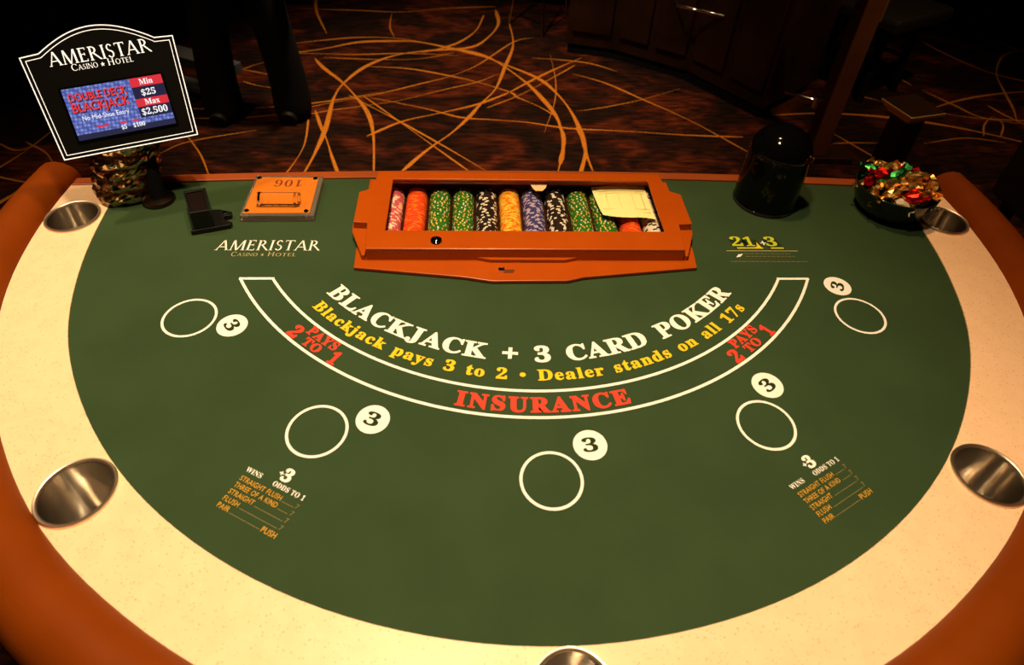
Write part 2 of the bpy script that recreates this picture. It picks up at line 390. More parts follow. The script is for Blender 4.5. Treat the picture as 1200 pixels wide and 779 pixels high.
STRANDS = [
    (0.024, [(-1.16,3.09),(-0.94,3.18),(-0.76,3.28),(-0.54,3.31),(-0.4,3.3),(-0.21,3.22),(-0.01,3.12),(0.17,2.85),(0.27,2.62),(0.33,2.4),(0.33,2.16),(0.3,2.0)]),
    (0.012, [(-1.14,3.24),(-0.96,3.3),(-0.77,3.35),(-0.55,3.35),(-0.36,3.29)]),
    (0.022, [(-0.19,3.21),(-0.03,3.12),(0.09,3.02),(0.26,2.86),(0.34,2.71),(0.4,2.51),(0.43,2.28),(0.43,2.09),(0.44,1.95)]),
    (0.022, [(0.06,3.85),(0.07,3.61),(0.0,3.39),(-0.11,3.24),(-0.36,3.18),(-0.53,3.11),(-0.67,2.97),(-0.76,2.77),(-0.79,2.59),(-0.78,2.29),(-0.79,2.06),(-0.81,1.88)]),
    (0.017, [(-0.02,3.75),(-0.07,3.5),(-0.16,3.33),(-0.26,3.23),(-0.39,3.15)]),
    (0.02, [(-0.97,3.05),(-0.9,2.93),(-0.78,2.77),(-0.68,2.6),(-0.6,2.43),(-0.55,2.22),(-0.51,1.89)]),
    (0.018, [(0.14,3.65),(0.15,3.3),(0.09,2.99),(0.03,2.72),(-0.05,2.55),(-0.11,2.41),(-0.19,2.26),(-0.3,2.1),(-0.4,1.92)]),
    (0.009, [(-0.92,2.47),(-0.83,2.52),(-0.59,2.63),(-0.37,2.76),(-0.21,2.86),(-0.06,3.01),(0.15,3.33),(0.28,3.41)]),
    (0.007, [(-0.96,2.36),(-0.81,2.45),(-0.49,2.56),(-0.24,2.7),(-0.06,2.8),(0.06,2.91)]),
    (0.012, [(-0.69,2.96),(-0.44,2.94),(-0.21,2.86),(-0.04,2.78),(0.11,2.68),(0.14,2.63),(0.24,2.54),(0.32,2.44)]),
    (0.011, [(-0.61,2.6),(-0.32,2.49),(-0.15,2.41),(0.02,2.39),(0.18,2.37),(0.37,2.32),(0.64,2.3),(0.96,2.27),(1.22,2.26)]),
    (0.01, [(-0.72,2.62),(-0.57,2.48),(-0.43,2.35),(-0.22,2.14),(-0.03,1.94)]),
    (0.009, [(-0.65,2.62),(-0.41,2.32),(-0.26,2.13),(-0.1,1.93)]),
    (0.015, [(-0.58,2.22),(-0.43,2.36),(-0.25,2.45),(-0.06,2.55),(0.1,2.68),(0.1,2.68),(0.26,2.86),(0.41,3.01),(0.54,3.13)]),
    (0.009, [(-0.02,2.51),(0.16,2.66),(0.36,2.88),(0.49,3.03)]),
    (0.011, [(0.25,3.11),(0.38,3.1),(0.57,3.06),(0.72,2.96)]),
    (0.012, [(0.46,2.92),(0.63,2.81),(0.8,2.63),(1.0,2.41),(1.21,2.11)]),
    (0.006, [(0.43,2.49),(0.59,2.54),(0.8,2.63),(1.03,2.76)]),
    (0.005, [(0.36,3.17),(0.36,2.84),(0.33,2.58),(0.25,2.27)]),
    (0.01, [(-1.12,3.11),(-0.93,3.11),(-0.74,3.11),(-0.45,3.14),(-0.16,3.12)]),
    (0.008, [(-0.92,3.06),(-0.63,3.05),(-0.39,3.07),(-0.2,3.16)]),
    (0.011, [(-1.22,3.79),(-1.04,3.78),(-0.83,3.78),(-0.55,3.77),(-0.28,3.85),(0.06,3.91)]),
    (0.006, [(-0.61,3.74),(-0.6,3.52),(-0.56,3.37)]),
    (0.009, [(-1.32,2.89),(-1.27,2.95),(-1.2,3.0)]),
    (0.009, [(-1.32,2.89),(-1.15,2.83),(-1.04,2.78)]),
    (0.009, [(-1.28,2.75),(-1.2,2.71),(-1.1,2.68)]),
    (0.009, [(-1.5,2.45),(-1.26,2.46),(-1.03,2.49),(-0.79,2.56),(-0.55,2.66)]),
    (0.009, [(-1.41,2.36),(-1.2,2.37),(-1.02,2.41)]),
    (0.008, [(-0.88,2.41),(-0.85,2.16),(-0.86,2.01),(-0.89,1.86)]),
    (0.014, [(-0.86,2.46),(-0.8,2.29),(-0.76,2.19),(-0.71,2.04),(-0.65,1.87)]),
    (0.015, [(0.33,2.36),(0.34,2.19),(0.27,1.88)]),
    (0.018, [(0.41,2.33),(0.43,2.13),(0.37,1.88)]),
    (0.013, [(2.8,3.5),(2.83,3.35),(2.92,3.13),(3.0,3.02),(3.19,2.89)]),
    (0.013, [(2.42,2.8),(2.51,2.62),(2.59,2.49),(2.86,2.41)]),
    (0.011, [(2.33,2.56),(2.53,2.49),(2.89,2.46)]),
    (0.012, [(3.5,3.43),(3.26,3.32),(3.14,3.21),(3.0,3.02),(2.9,2.79),(2.82,2.59),(2.74,2.44)]),
    (0.011, [(2.23,3.17),(2.34,2.99),(2.39,2.86)]),
    (0.007, [(2.47,2.3),(2.55,2.42),(2.65,2.5),(2.65,2.42),(2.56,2.3)]),
    (0.006, [(2.11,2.22),(2.36,2.28),(2.55,2.24)]),
    (0.007, [(1.69,2.31),(1.8,2.09),(1.85,1.98)]),
    (0.007, [(1.65,2.21),(1.75,2.22),(1.91,2.22)]),
    (0.008, [(1.97,2.74),(2.11,2.66)]),
    (0.008, [(-2.07,1.88),(-2.03,2.0),(-2.01,2.08),(-1.98,2.26)]),
    (0.008, [(-2.05,2.13),(-1.92,2.04),(-1.82,1.91)]),
    (0.007, [(-2.18,2.13),(-2.05,2.06),(-1.99,2.13)]),
    (0.006, [(-1.45,2.05),(-1.36,2.15),(-1.09,2.26)]),
    (0.006, [(-1.42,2.25),(-1.28,2.05),(-1.18,1.86)]),
]

def ribbon(bm, pts, w, z):
    c = catmull([(x, y, z) for x, y in pts], 7); prev = None; n = len(c)
    for i, p in enumerate(c):
        d = (c[min(i + 1, n - 1)] - c[max(i - 1, 0)]).normalized(); t = Vector((-d.y, d.x, 0))
        k = w * 0.5 * (0.75 + 0.35 * math.sin(i * 0.31 + w * 900)) * min(1, 0.35 + 0.3 * min(i, n - 1 - i))
        cur = (bm.verts.new(p + t * k), bm.verts.new(p - t * k))
        if prev: bm.faces.new((prev[0], prev[1], cur[1], cur[0]))
        prev = cur
bm = new(); zz = 0.0012
for w_, pts in STRANDS:
    ribbon(bm, pts, w_, zz); zz += 0.00002
rs = random.Random(3)
for i in range(260):     # the same pattern carries on over the rest of the carpet
    cx, cy = rs.uniform(X0, X1), rs.uniform(Y0, Y1)
    if -1.9 < cx < 2.6 and 1.3 < cy < 4.6 or abs(cx) < 1.2 and -0.8 < cy < 0.9: continue
    r_ = rs.uniform(0.4, 2.2); a0 = rs.uniform(0, 6.28); sp_ = rs.uniform(0.5, 1.3)
    pts = [(cx + r_ * (math.cos(a0 + sp_ * k / 6) - math.cos(a0)), cy + r_ * (math.sin(a0 + sp_ * k / 6) - math.sin(a0))) for k in range(7)]
    pts = [(min(max(x, X0 + .05), X1 - .05), min(max(y, Y0 + .05), Y1 - .05)) for x, y in pts]
    ribbon(bm, pts, rs.uniform(0.006, 0.022), zz); zz += 0.00002
strands = obj('carpet_strands', bm, M_STRAND, floor); tag(strands, 'orange curved strands woven into the carpet', kind='stuff')

# ------------------------------------------------------------------ the blackjack table
A_ = [0, 10, 20, 30, 40, 50, 60, 70, 80, 90]
R_FELT = [1.5555, 1.553, 1.549, 1.541, 1.529, 1.512, 1.4925, 1.462, 1.438, 1.428]
R_OUT = [1.725, 1.7225, 1.716, 1.706, 1.699, 1.683, 1.665, 1.645, 1.620, 1.600]
def interp(a, tab):
    a = abs(a); pts = [Vector((x, y, 0)) for x, y in zip(A_, tab)]
    i = min(int(a // 10), 8); t = (a - 10 * i) / 10
    p0 = tab[i - 1] if i > 0 else tab[1]; p1, p2 = tab[i], tab[i + 1]; p3 = tab[i + 2] if i < 8 else 2 * tab[9] - tab[8]
    return 0.5 * (2 * p1 + (p2 - p0) * t + (2 * p0 - 5 * p1 + 4 * p2 - p3) * t * t + (3 * p1 - p0 - 3 * p2 + p3) * t ** 3)
def yback(x): return 1.135 - 0.026 * x * x + 0.008 * x
def curve(tab, n=90, ext=0.0):
    out = []
    for i in range(n + 1):
        a = -90 + 180 * i / n; r = interp(a, tab); t = math.radians(a)
        out.append((r * math.sin(t), 1.1 - r * math.cos(t)))
    return out
felt_c = curve(R_FELT); out_c = curve(R_OUT)
def backline(x0, x1, n, dy=0.0): return [(x0 + (x1 - x0) * i / n, yback(x0 + (x1 - x0) * i / n) + dy) for i in range(n + 1)]

table = empty('blackjack_table', P(0, 0.3, -1.8), 'half-round casino card table with green felt, cream rim and tan leather armrest', 'gaming table')
def tobj(name, bm, m, parent=table, **k):
    o = obj(name, bm, m, None, **k); o.parent = parent
    o.matrix_parent_inverse = Matrix.Translation(-table.location)
    return o
def sub(name, bm, m, parent, **k):
    o = obj(name, bm, m, parent, **k); return o

HX0, HX1, HY0, HY1 = -0.535, 0.515, 0.70, 1.096      # cut-out for the chip tray
hole = [(HX0, HY0), (HX1, HY0), (HX1, HY1), (HX0, HY1)]
felt_poly = felt_c + backline(felt_c[-1][0], felt_c[0][0], 24)
CUPS = [(-1.059, -0.117), (1.059, -0.117), (-1.513, 0.875), (1.517, 0.884), (0.0, -0.540)]
bm = new(); prism(bm, [tuple(P(*p)[:2]) for p in felt_poly], None, H, [[tuple(P(*p)[:2]) for p in hole]])
felt = tobj('felt', bm, M_FELT); tag(felt, 'dark green printed felt')
CUPR = 0.083
def circ(c, r, n=48): return [(c[0] + r * math.cos(2 * PI * i / n), c[1] + r * math.sin(2 * PI * i / n)) for i in range(n)]
rim_poly = out_c + backline(out_c[-1][0], felt_c[-1][0], 4) + list(reversed(felt_c)) + backline(felt_c[0][0], out_c[0][0], 4)
def dedupe(l, e=1e-5):
    o = []
    for p in l:
        if not o or abs(p[0] - o[-1][0]) + abs(p[1] - o[-1][1]) > e: o.append(p)
    if abs(o[0][0] - o[-1][0]) + abs(o[0][1] - o[-1][1]) < e: o.pop()
    return o
rim_poly = dedupe(rim_poly)
bm = new(); prism(bm, PL(rim_poly), H - 0.012, H + 0.0018, [PL(circ(c, CUPR - 0.006)) for c in CUPS])
rim = tobj('rim', bm, M_LAM); tag(rim, 'cream speckled laminate rim')

# armrest: padded roll swept along the outside of the rim
prof = [(0.0, -0.06), (0.0, 0.004), (0.006, 0.02), (0.02, 0.038), (0.042, 0.052), (0.072, 0.058), (0.103, 0.052), (0.130, 0.034), (0.148, 0.006), (0.154, -0.03), (0.15, -0.07), (0.13, -0.10), (0.0, -0.10)]
path = [(out_c[0][0], yback(1.6) + 0.045)] + out_c + [(out_c[-1][0], yback(1.6) + 0.045)]
def outward(i):
    a = path[max(i - 1, 0)]; b = path[min(i + 1, len(path) - 1)]; d = Vector((b[0] - a[0], b[1] - a[1], 0)).normalized()
    return Vector((d.y, -d.x, 0))
bm = new(); rings = []
for i, p in enumerate(path):
    n = outward(i)
    rings.append([bm.verts.new(P(p[0] + n.x * d, p[1] + n.y * d, z)) for d, z in prof])
for A, B in zip(rings, rings[1:]):
    for k in range(len(prof)): bm.faces.new((A[k], A[(k + 1) % len(prof)], B[(k + 1) % len(prof)], B[k]))
bm.faces.new(rings[0]); bm.faces.new(list(reversed(rings[-1])))
tag(tobj('armrest', bm, M_LEATHER, smooth=50), 'tan leather padded armrest')
bm = new(); xs = backline(-1.6, 1.6, 30); xt = backline(1.6, -1.6, 30, 0.042)
prism(bm, PL(xs + xt), H - 0.05, H + 0.004)
tag(tobj('back_trim', bm, M_TRIM, bevel=0.0015), 'brown wooden edge on the dealer side')
bm = new(); inset = [(x * 0.985, 0.03 + y * 0.985) for x, y in out_c] + backline(out_c[-1][0] * 0.985, out_c[0][0] * 0.985, 12)
prism(bm, PL(dedupe(inset)), H - 0.22, H - 0.104); tobj('apron', bm, M_DARKWOOD)
bm = new(); prism(bm, PL([(-0.75, 0.15), (0.75, 0.15), (0.9, 0.35), (0.9, 0.85), (-0.9, 0.85), (-0.9, 0.35)]), 0.0, H - 0.22); tobj('pedestal', bm, M_DARKWOOD, bevel=0.01)

# ---- print on the felt
ZP = H + 0.0004
def printed(name, bm, m, label=None):
    o = obj(name, bm, m); o.parent = felt; o.matrix_parent_inverse = Matrix.Translation(-table.location)
    # felt sits under the table empty: keep the world placement
    o.matrix_parent_inverse = felt_inv
    if label: o['label'] = label
    return o
bpy.context.view_layer.update(); felt_inv = felt.matrix_world.inverted()
CC = (0.0, 1.094)
def arc_text(s, r, a0, a1, cap, m, name, off, track=0.02, space=0.32, label=None):
    bm = new(); rr = r * S; w = math.radians(a1 - a0) * rr
    text_bm(bm, serif(s), w, cap * S, on_arc(CC[0] * S, CC[1] * S, rr, math.radians(a0), ZP), off, track, space)
    printed(name, bm, m, label)
arc_text('BLACKJACK + 3 CARD POKER', 0.8475, -47.2, 46.7, 0.054, M_WHITE, 'lettering', 0.022, 0.05, 0.42, 'cream curved lettering reading BLACKJACK + 3 CARD POKER')
arc_text('Blackjack pays 3 to 2 \u2022 Dealer stands on all 17s', 0.9105, -45.9, 44.9, 0.0355, M_YEL, 'lettering', 0.020, 0.07, 0.40, 'yellow curved lettering about blackjack pays and dealer stands')
arc_text('INSURANCE', 1.0115, -13.2, 13.1, 0.0445, M_RED, 'lettering', 0.028, 0.11, label='red curved lettering reading INSURANCE')
for sgn in (-1, 1):
    c0 = 38.3 * sgn
    arc_text('PAYS', 0.982, c0 - 3.35, c0 + 3.35, 0.029, M_RED, 'lettering', 0.026, 0.07, label='small red lettering reading PAYS')
    arc_text('2', 1.020, c0 - 5.6, c0 - 3.6, 0.041, M_RED, 'lettering', 0.028, label='red figure 2')
    arc_text('TO', 1.016, c0 - 2.1, c0 + 1.5, 0.027, M_RED, 'lettering', 0.026, 0.07, label='small red lettering reading TO')
    arc_text('1', 1.020, c0 + 3.6, c0 + 5.2, 0.041, M_RED, 'lettering', 0.028, label='red figure 1')
# insurance band: two arcs closed by straight ends
def arcband(r, w=0.0085):
    bm = new(); y = 0.579 ; a = math.acos((CC[1] - y) / r)
    ring_flat(bm, CC[0] * S, CC[1] * S, (r - w / 2) * S, (r + w / 2) * S, ZP, -PI / 2 - a, -PI / 2 + a, 120); return bm, r * math.sin(a)
bm, xo = arcband(1.0285); printed('insurance_line', bm, M_WHITE)
bm, xi = arcband(0.946); printed('insurance_line', bm, M_WHITE)
for sgn in (-1, 1):
    bm = new(); box(bm, *sorted((sgn * (xi - 0.004) * S, sgn * (xo + 0.0045) * S)), 0.575 * S, 0.5845 * S, ZP - 0.0001, ZP + 0.0001); printed('insurance_line', bm, M_WHITE)
# five betting circles and their bonus discs
CIRC = [(-0.989, 0.417), (-0.563, 0.036), (0, -0.106), (0.563, 0.036), (0.989, 0.417)]
DISC = [(-0.862, 0.386), (-0.432, 0.067), (0.103, -0.015), (0.61, 0.16), (0.975, 0.546)]
for c in CIRC:
    bm = new(); ring_flat(bm, c[0] * S, c[1] * S, 0.0680 * S, 0.0752 * S, ZP, n=72); printed('betting_circle', bm, M_WHITE)
for c in DISC:
    bm = new(); ring_flat(bm, c[0] * S, c[1] * S, 0.0, 0.042 * S, ZP, n=48); bmesh.ops.remove_doubles(bm, verts=bm.verts, dist=1e-7); printed('bonus_disc', bm, M_WHITE)
    t = math.atan2(c[0], CC[1] - c[1]); u = Vector((math.cos(t), math.sin(t), 0)); v = Vector((-math.sin(t), math.cos(t), 0))
    bm = new(); text_bm(bm, serif('3'), 0.042 * S, 0.037 * S, on_line(P(c[0], c[1], 0.0016) - u * 0.021 * S - v * 0.0185 * S, u, v), 0.012); printed('numeral', bm, M_INK)
# casino name, left
ux, uy = Vector((1, 0, 0)), Vector((0, 1, 0))
def flat_text(s, x0, x1, y, cap, m, name='lettering', off=0.0, track=0.0, sf=True, u=ux, v=uy, o=None, z=ZP, label=None, space=0.32):
    bm = new(); org = Vector((x0 * S, y * S, z)) if o is None else o
    text_bm(bm, serif(s) if sf else s, (x1 - x0) * S, cap * S, on_line(org, u, v), off, track, space)
    return printed(name, bm, m, label)
flat_text('AMERISTAR', -1.006, -0.678, 0.7115, 0.051, M_WHITE, off='roman', track=0.03, sf=False)
flat_text('C', -0.950, -0.932, 0.683, 0.021, M_DIM, off='roman', sf=False); flat_text('ASINO', -0.930, -0.866, 0.683, 0.016, M_DIM, track=0.05, off='roman', sf=False)
flat_text('\u2605', -0.858, -0.846, 0.684, 0.012, M_DIM, sf=False)
flat_text('H', -0.836, -0.814, 0.683, 0.021, M_DIM, off='roman', sf=False); flat_text('OTEL', -0.812, -0.746, 0.683, 0.016, M_DIM, track=0.05, off='roman', sf=False)
# 21+3 emblem, right: numerals on tilted cards with a rule and small print
def quad(pts, m, name, z):
    bm = new(); bm.faces.new([bm.verts.new((x * S, y * S, z)) for x, y in pts]); return printed(name, bm, m)
for x, m_ in ((0.707, M_INK), (0.752, M_LIME), (0.824, M_INK)):
    a = 0.045; quad([(x - 0.003, 0.724), (x + a + 0.003, 0.724), (x + a - 0.011, 0.776), (x - 0.017, 0.776)], M_INK, 'emblem_card', ZP)
    quad([(x, 0.728), (x + a, 0.728), (x + a - 0.0015, 0.735), (x - 0.0015, 0.735)], M_LIME, 'emblem_card', ZP + 0.0001)
bold = dict(off=0.008)
flat_text('2', 0.692, 0.736, 0.742, 0.047, M_LIME, z=ZP + 0.0004, **bold)
flat_text('1', 0.738, 0.776, 0.742, 0.047, M_LIME, z=ZP + 0.0004, **bold); quad([(0.757, 0.730), (0.793, 0.730), (0.783, 0.762), (0.777, 0.738)], M_YEL, 'emblem_card', ZP + 0.0003)
flat_text('+', 0.793, 0.818, 0.742, 0.030, M_WHITE, z=ZP + 0.0004, off=0.01)
flat_text('3', 0.812, 0.856, 0.742, 0.047, M_LIME, z=ZP + 0.0004, **bold)
quad([(0.666, 0.7155), (0.912, 0.7155), (0.912, 0.7185), (0.666, 0.7185)], M_DIM, 'emblem_rule', ZP)
quad([(0.688, 0.683), (0.702, 0.686), (0.718, 0.702), (0.700, 0.698)], M_WHITE, 'emblem_mark', ZP)
for y, x0, x1 in ((0.700, 0.722, 0.880), (0.686, 0.722, 0.890), (0.660, 0.664, 0.925)):
    bm = new(); x = x0
    rr_ = random.Random(int(y * 1000))
    while x < x1:      # small print too fine to read: broken hairlines
        w_ = rr_.uniform(0.006, 0.016); bm.faces.new([bm.verts.new((a * S, b * S, ZP)) for a, b in ((x, y), (min(x + w_, x1), y), (min(x + w_, x1), y + 0.005), (x, y + 0.005))]); x += w_ + 0.003
    printed('small_print', bm, M_FAINT)
# the two payout tables
def paytable(ox, oy, ang):
    u = Vector((math.cos(ang), math.sin(ang), 0)); v = Vector((-math.sin(ang), math.cos(ang), 0)); O = P(ox, oy, 0.0008)
    def row(s, a, b, w, cap, m, off, sf):
        flat_text(s, 0, w, 0, cap, m, off=off, sf=sf, u=u, v=v, o=O + (u * a + v * b) * S, name='lettering', track=0.03)
    row('WINS', -0.002, 0.017, 0.044, 0.0118, M_WHITE, 0.004, True); row('ODDS TO 1', 0.075, 0.016, 0.088, 0.0118, M_WHITE, 0.004, True)
    row('+', 0.070, 0.043, 0.013, 0.012, M_WHITE, 0.03, False); row('3', 0.080, 0.035, 0.026, 0.030, M_WHITE, 0.03, True)
    for i, (t_, w) in enumerate((('STRAIGHT FLUSH', 0.118), ('THREE OF A KIND', 0.120), ('STRAIGHT', 0.070), ('FLUSH', 0.045), ('PAIR', 0.033))):
        b = -0.0178 * i - 0.006
        row(t_, 0, b, w, 0.0118, M_GOLD, 0.004, False)
        if i < 4: row('7', 0.156, b, 0.008, 0.0110, M_LEAD, 0.004, False); e = 0.153
        else: row('PUSH', 0.124, b - 0.002, 0.040, 0.0125, M_GOLD, 0.006, False); e = 0.122
        bm = new(); a, c = w + 0.004, e
        bm.faces.new([bm.verts.new(O + (u * p + v * q) * S) for p, q in ((a, b), (c, b), (c, b + 0.0013), (a, b + 0.0013))]); printed('leader_line', bm, M_LEAD)
paytable(-0.713, -0.085, math.radians(-27.5)); paytable(0.573, -0.157, math.radians(27.2))

# ------------------------------------------------------------------ steel cup holders
cl = ['stainless steel cup holder in the rim, near left', 'stainless steel cup holder in the rim, near right', 'steel cup holder in the rim by the stacked glass ashtrays', 'steel cup holder in the rim beside the candy bowl', 'steel cup holder at the middle of the near rim, cut by the photo edge']
for c, lab in zip(CUPS, cl):
    bm = new(); k = S
    lathe(bm, [(0.0, -0.192), (0.040, -0.194), (0.058, -0.195), (0.0675, -0.191), (0.0715, -0.181), (0.0717, -0.175), (0.0718, -0.169), (0.0743, -0.006), (0.0745, 0.0), (0.0752, 0.007), (0.0775, 0.0105), (0.0815, 0.0105), (0.0835, 0.008), (0.0838, 0.0045), (0.0765, 0.0042), (0.0765, -0.183), (0.072, -0.197), (0.0, -0.199)], 64)
    bmesh.ops.scale(bm, vec=(k, k, k), verts=bm.verts)
    bm2 = new(); lathe(bm2, [(0.0748, 0.006), (0.0756, 0.0100), (0.0778, 0.0125), (0.0818, 0.0125), (0.0842, 0.0095), (0.0848, 0.0046), (0.0838, 0.0040), (0.0815, 0.0112), (0.0778, 0.0112), (0.0748, 0.006)], 64, cap=False); bmesh.ops.scale(bm2, vec=(k, k, k), verts=bm2.verts)
    o = obj('cup_holder', bm, M_STEEL, smooth=40); obj('lip', bm2, M_LIP, o, smooth=50); o.location = P(c[0], c[1], 0.0); tag(o, lab, 'cup holder', 'steel cup holders in the table rim')

# ------------------------------------------------------------------ chip tray with locked lid
def thing_part(root):
    """parts given in world coordinates under an empty at root.location (no rotation)"""
    def f(name, bm, m, parent=None, label=None, **k):
        o = obj(name, bm, m, parent or root, **k)
        if parent is None: o.matrix_parent_inverse = Matrix.Translation(-root.location)
        if label: o['label'] = label
        return o
    return f
TX = -0.0105; LZ = 0.060
tray = empty('chip_tray', P(TX, 0.85, 0.0), 'orange-brown lidded chip tray with a clear window, sunk in the dealer edge', 'chip tray')
tp = thing_part(tray)
half = [(0.515, 1.084), (0.519, 1.030), (0.531, 1.022), (0.531, 0.976), (0.566, 0.957), (0.563, 0.787), (0.5185, 0.784), (0.508, 0.652)]
lid = [(TX + x, y) for x, y in half] + [(TX - x, y) for x, y in reversed(half)]
OP = [(-0.4665, 0.745), (0.4495, 0.745), (0.4525, 1.040), (-0.4675, 1.036)]
bm = new(); prism(bm, PL(lid), H + S * 0.0515, H + S * LZ, [PL(OP)]); lidp = tp('lid', bm, M_TRAY, bevel=0.0016)
inner = [(TX + (x - TX) * 0.965, 0.868 + (y - 0.868) * 0.955) for x, y in lid]
bm = new(); prism(bm, PL(lid), H + S * 0.0135, H + S * 0.0518, [PL(inner)]); obj('skirt', bm, M_TRAY, lidp)
fl = [(-0.558, 0.705), (-0.554, 0.617), (-0.211, 0.574), (-0.125, 0.5555), (0.111, 0.5575), (0.166, 0.574), (0.536, 0.619), (0.545, 0.700), (0.545, 1.100), (-0.560, 1.100)]
bm = new(); prism(bm, PL(fl), H + 0.0006, H + S * 0.0135, [PL([(-0.50, 0.72), (0.485, 0.72), (0.485, 1.088), (-0.50, 1.088)])]); tp('flange', bm, M_TRAY, bevel=0.0012)
bm = new(); prism(bm, PL([(-0.17, 0.651), (-0.128, 0.640), (0.110, 0.640), (0.150, 0.651), (0.150, 0.66), (-0.17, 0.66)]), H + S * 0.0135, H + S * 0.026); tp('lid_lip', bm, M_TRAY)
for sg in (-1, 1):
    q = [(TX + sg * (x), y) for x, y in ((0.5705, 0.813), (0.567, 0.768), (0.522, 0.652), (0.512, 0.652), (0.512, 0.813))]
    bm = new(); prism(bm, PL(q), H + S * 0.012, H + S * 0.034); tp('side_block', bm, M_TRAY, bevel=0.0012)
bm = new(); prism(bm, PL([(-0.480, 0.733), (0.463, 0.733), (0.466, 1.052), (-0.481, 1.048)]), H + S * 0.0455, H + S * 0.0510); tp('window', bm, M_PANE, label='clear acrylic window')
# lock and latch
bm = new(); lathe(bm, [(0.0, 0.0), (0.018, 0.0), (0.018, 0.006), (0.0145, 0.008), (0.0135, 0.005), (0.0, 0.005)], 28); bmesh.ops.scale(bm, vec=(S, S, S), verts=bm.verts); bmesh.ops.translate(bm, vec=P(-0.300, 0.690, LZ), verts=bm.verts)
lk = tp('lock', bm, M_BLACKGLOSS, label='round black key lock', smooth=40)
bm = new(); lathe(bm, [(0.0, 0.005), (0.0105, 0.005), (0.0105, 0.009), (0.0085, 0.0105), (0.0, 0.0105)], 24); bmesh.ops.scale(bm, vec=(S, S, S), verts=bm.verts); bmesh.ops.translate(bm, vec=P(-0.300, 0.690, LZ), verts=bm.verts)
obj('key_barrel', bm, M_CHROME, lk, smooth=40)
bm = new(); box(bm, S * -0.0018, S * 0.0018, S * -0.007, S * 0.007, 0, S * 0.0005); bmesh.ops.translate(bm, vec=P(-0.300, 0.690, LZ + 0.0105), verts=bm.verts); obj('key_slot', bm, M_BLACK, lk)
bm = new(); box(bm, S * -0.104, S * -0.088, S * 0.593, S * 0.608, H + S * 0.0135, H + S * 0.022); box(bm, S * -0.088, S * -0.085, S * 0.590, S * 0.610, H + S * 0.0135, H + S * 0.025); tp('latch', bm, M_CHROME, label='small chrome latch', bevel=0.0005)
bm = new(); prism(bm, PL([(-0.085, 0.592), (-0.058, 0.592), (-0.051, 0.607), (-0.085, 0.607)]), H + S * 0.0135, H + S * 0.0145); tp('latch_recess', bm, M_TRAYIN)
# well with twelve half-round troughs
NC = 12; CX0, PITCH = -0.472, 0.0845; CR = 0.0375; CZ = -0.040
bm = new(); cols = []
y0, y1 = 0.705, 1.090
pr = [(HX0 + 0.004, -0.085), (HX0 + 0.004, -0.03)]
for i in range(NC):
    cx = CX0 + PITCH * i; r = 0.0395
    pr += [(cx - PITCH / 2, -0.030)] + [(cx - r * math.cos(PI * k / 10), CZ - r * math.sin(PI * k / 10) * 1.0) for k in range(11)]
pr += [(CX0 + PITCH * (NC - 0.5), -0.030), (HX1 - 0.004, -0.03), (HX1 - 0.004, -0.085)]
A = [bm.verts.new(P(x, y0, z)) for x, z in pr]; B = [bm.verts.new(P(x, y1, z)) for x, z in pr]
for i in range(len(pr) - 1): bm.faces.new((A[i], A[i + 1], B[i + 1], B[i]))
for (xa, ya, xb, yb) in ((HX0 + .004, y0, HX1 - .004, y0), (HX0 + .004, y1, HX1 - .004, y1), (HX0 + .004, y0, HX0 + .004, y1), (HX1 - .004, y0, HX1 - .004, y1)):
    bm.faces.new([bm.verts.new(p) for p in (P(xa, ya, -0.088), P(xb, yb, -0.088), P(xb, yb, 0.0), P(xa, ya, 0.0))])
bm.faces.new([bm.verts.new(P(x, y, -0.088)) for x, y in ((HX0 + .004, y0), (HX1 - .004, y0), (HX1 - .004, y1), (HX0 + .004, y1))])
tp('well', bm, M_TRAYIN, label='dark brown well with half-round troughs')

# chips standing on edge
def chip_mesh(name, base, spots, thick, nspot=8, frac=0.42, rot=0.0):
    bm = new(); n = 48; r = CR * S; t = thick * S * 0.94
    loops = []
    for rr, yy in ((r * 0.96, 0.0), (r, t * 0.12), (r, t * 0.88), (r * 0.96, t)):
        loops.append([bm.verts.new((rr * math.cos(2 * PI * i / n + rot), yy, rr * math.sin(2 * PI * i / n + rot))) for i in range(n)])
    def mi(i):
        ph = (i / n * nspot) % 1.0; idx = int(i / n * nspot)
        return (1 + idx % (len(spots))) if ph < frac else 0
    for A, B in zip(loops, loops[1:]):
        for i in range(n): bm.faces.new((A[i], A[(i + 1) % n], B[(i + 1) % n], B[i])).material_index = mi(i)
    bm.faces.new(list(reversed(loops[0]))); bm.faces.new(loops[-1])
    bmesh.ops.recalc_face_normals(bm, faces=bm.faces)
    me = bpy.data.meshes.new(name); bm.to_mesh(me); bm.free()
    for m_ in [base] + spots: me.materials.append(m_)
    return me
def cm(n, c): return mat('chip_' + n, c, 0.45, spec=0.4)
c_pink, c_cream, c_white = cm('pink', (0.62, 0.12, 0.16)), cm('cream', (0.86, 0.62, 0.36)), cm('white', (0.80, 0.74, 0.62))
c_rorange, c_orange = cm('red_orange', (0.80, 0.075, 0.015)), cm('orange', (0.90, 0.19, 0.015))
c_green, c_yellow, c_tan = cm('green', (0.030, 0.17, 0.016)), cm('yellow', (0.85, 0.62, 0.10)), cm('tan', (0.72, 0.36, 0.10))
c_black = cm('black', (0.02, 0.012, 0.010)); c_gold = cm('golden', (0.92, 0.42, 0.02)); c_blue, c_lav = cm('blue', (0.055, 0.05, 0.20)), cm('lavender', (0.46, 0.40, 0.56))
TH = 0.0080
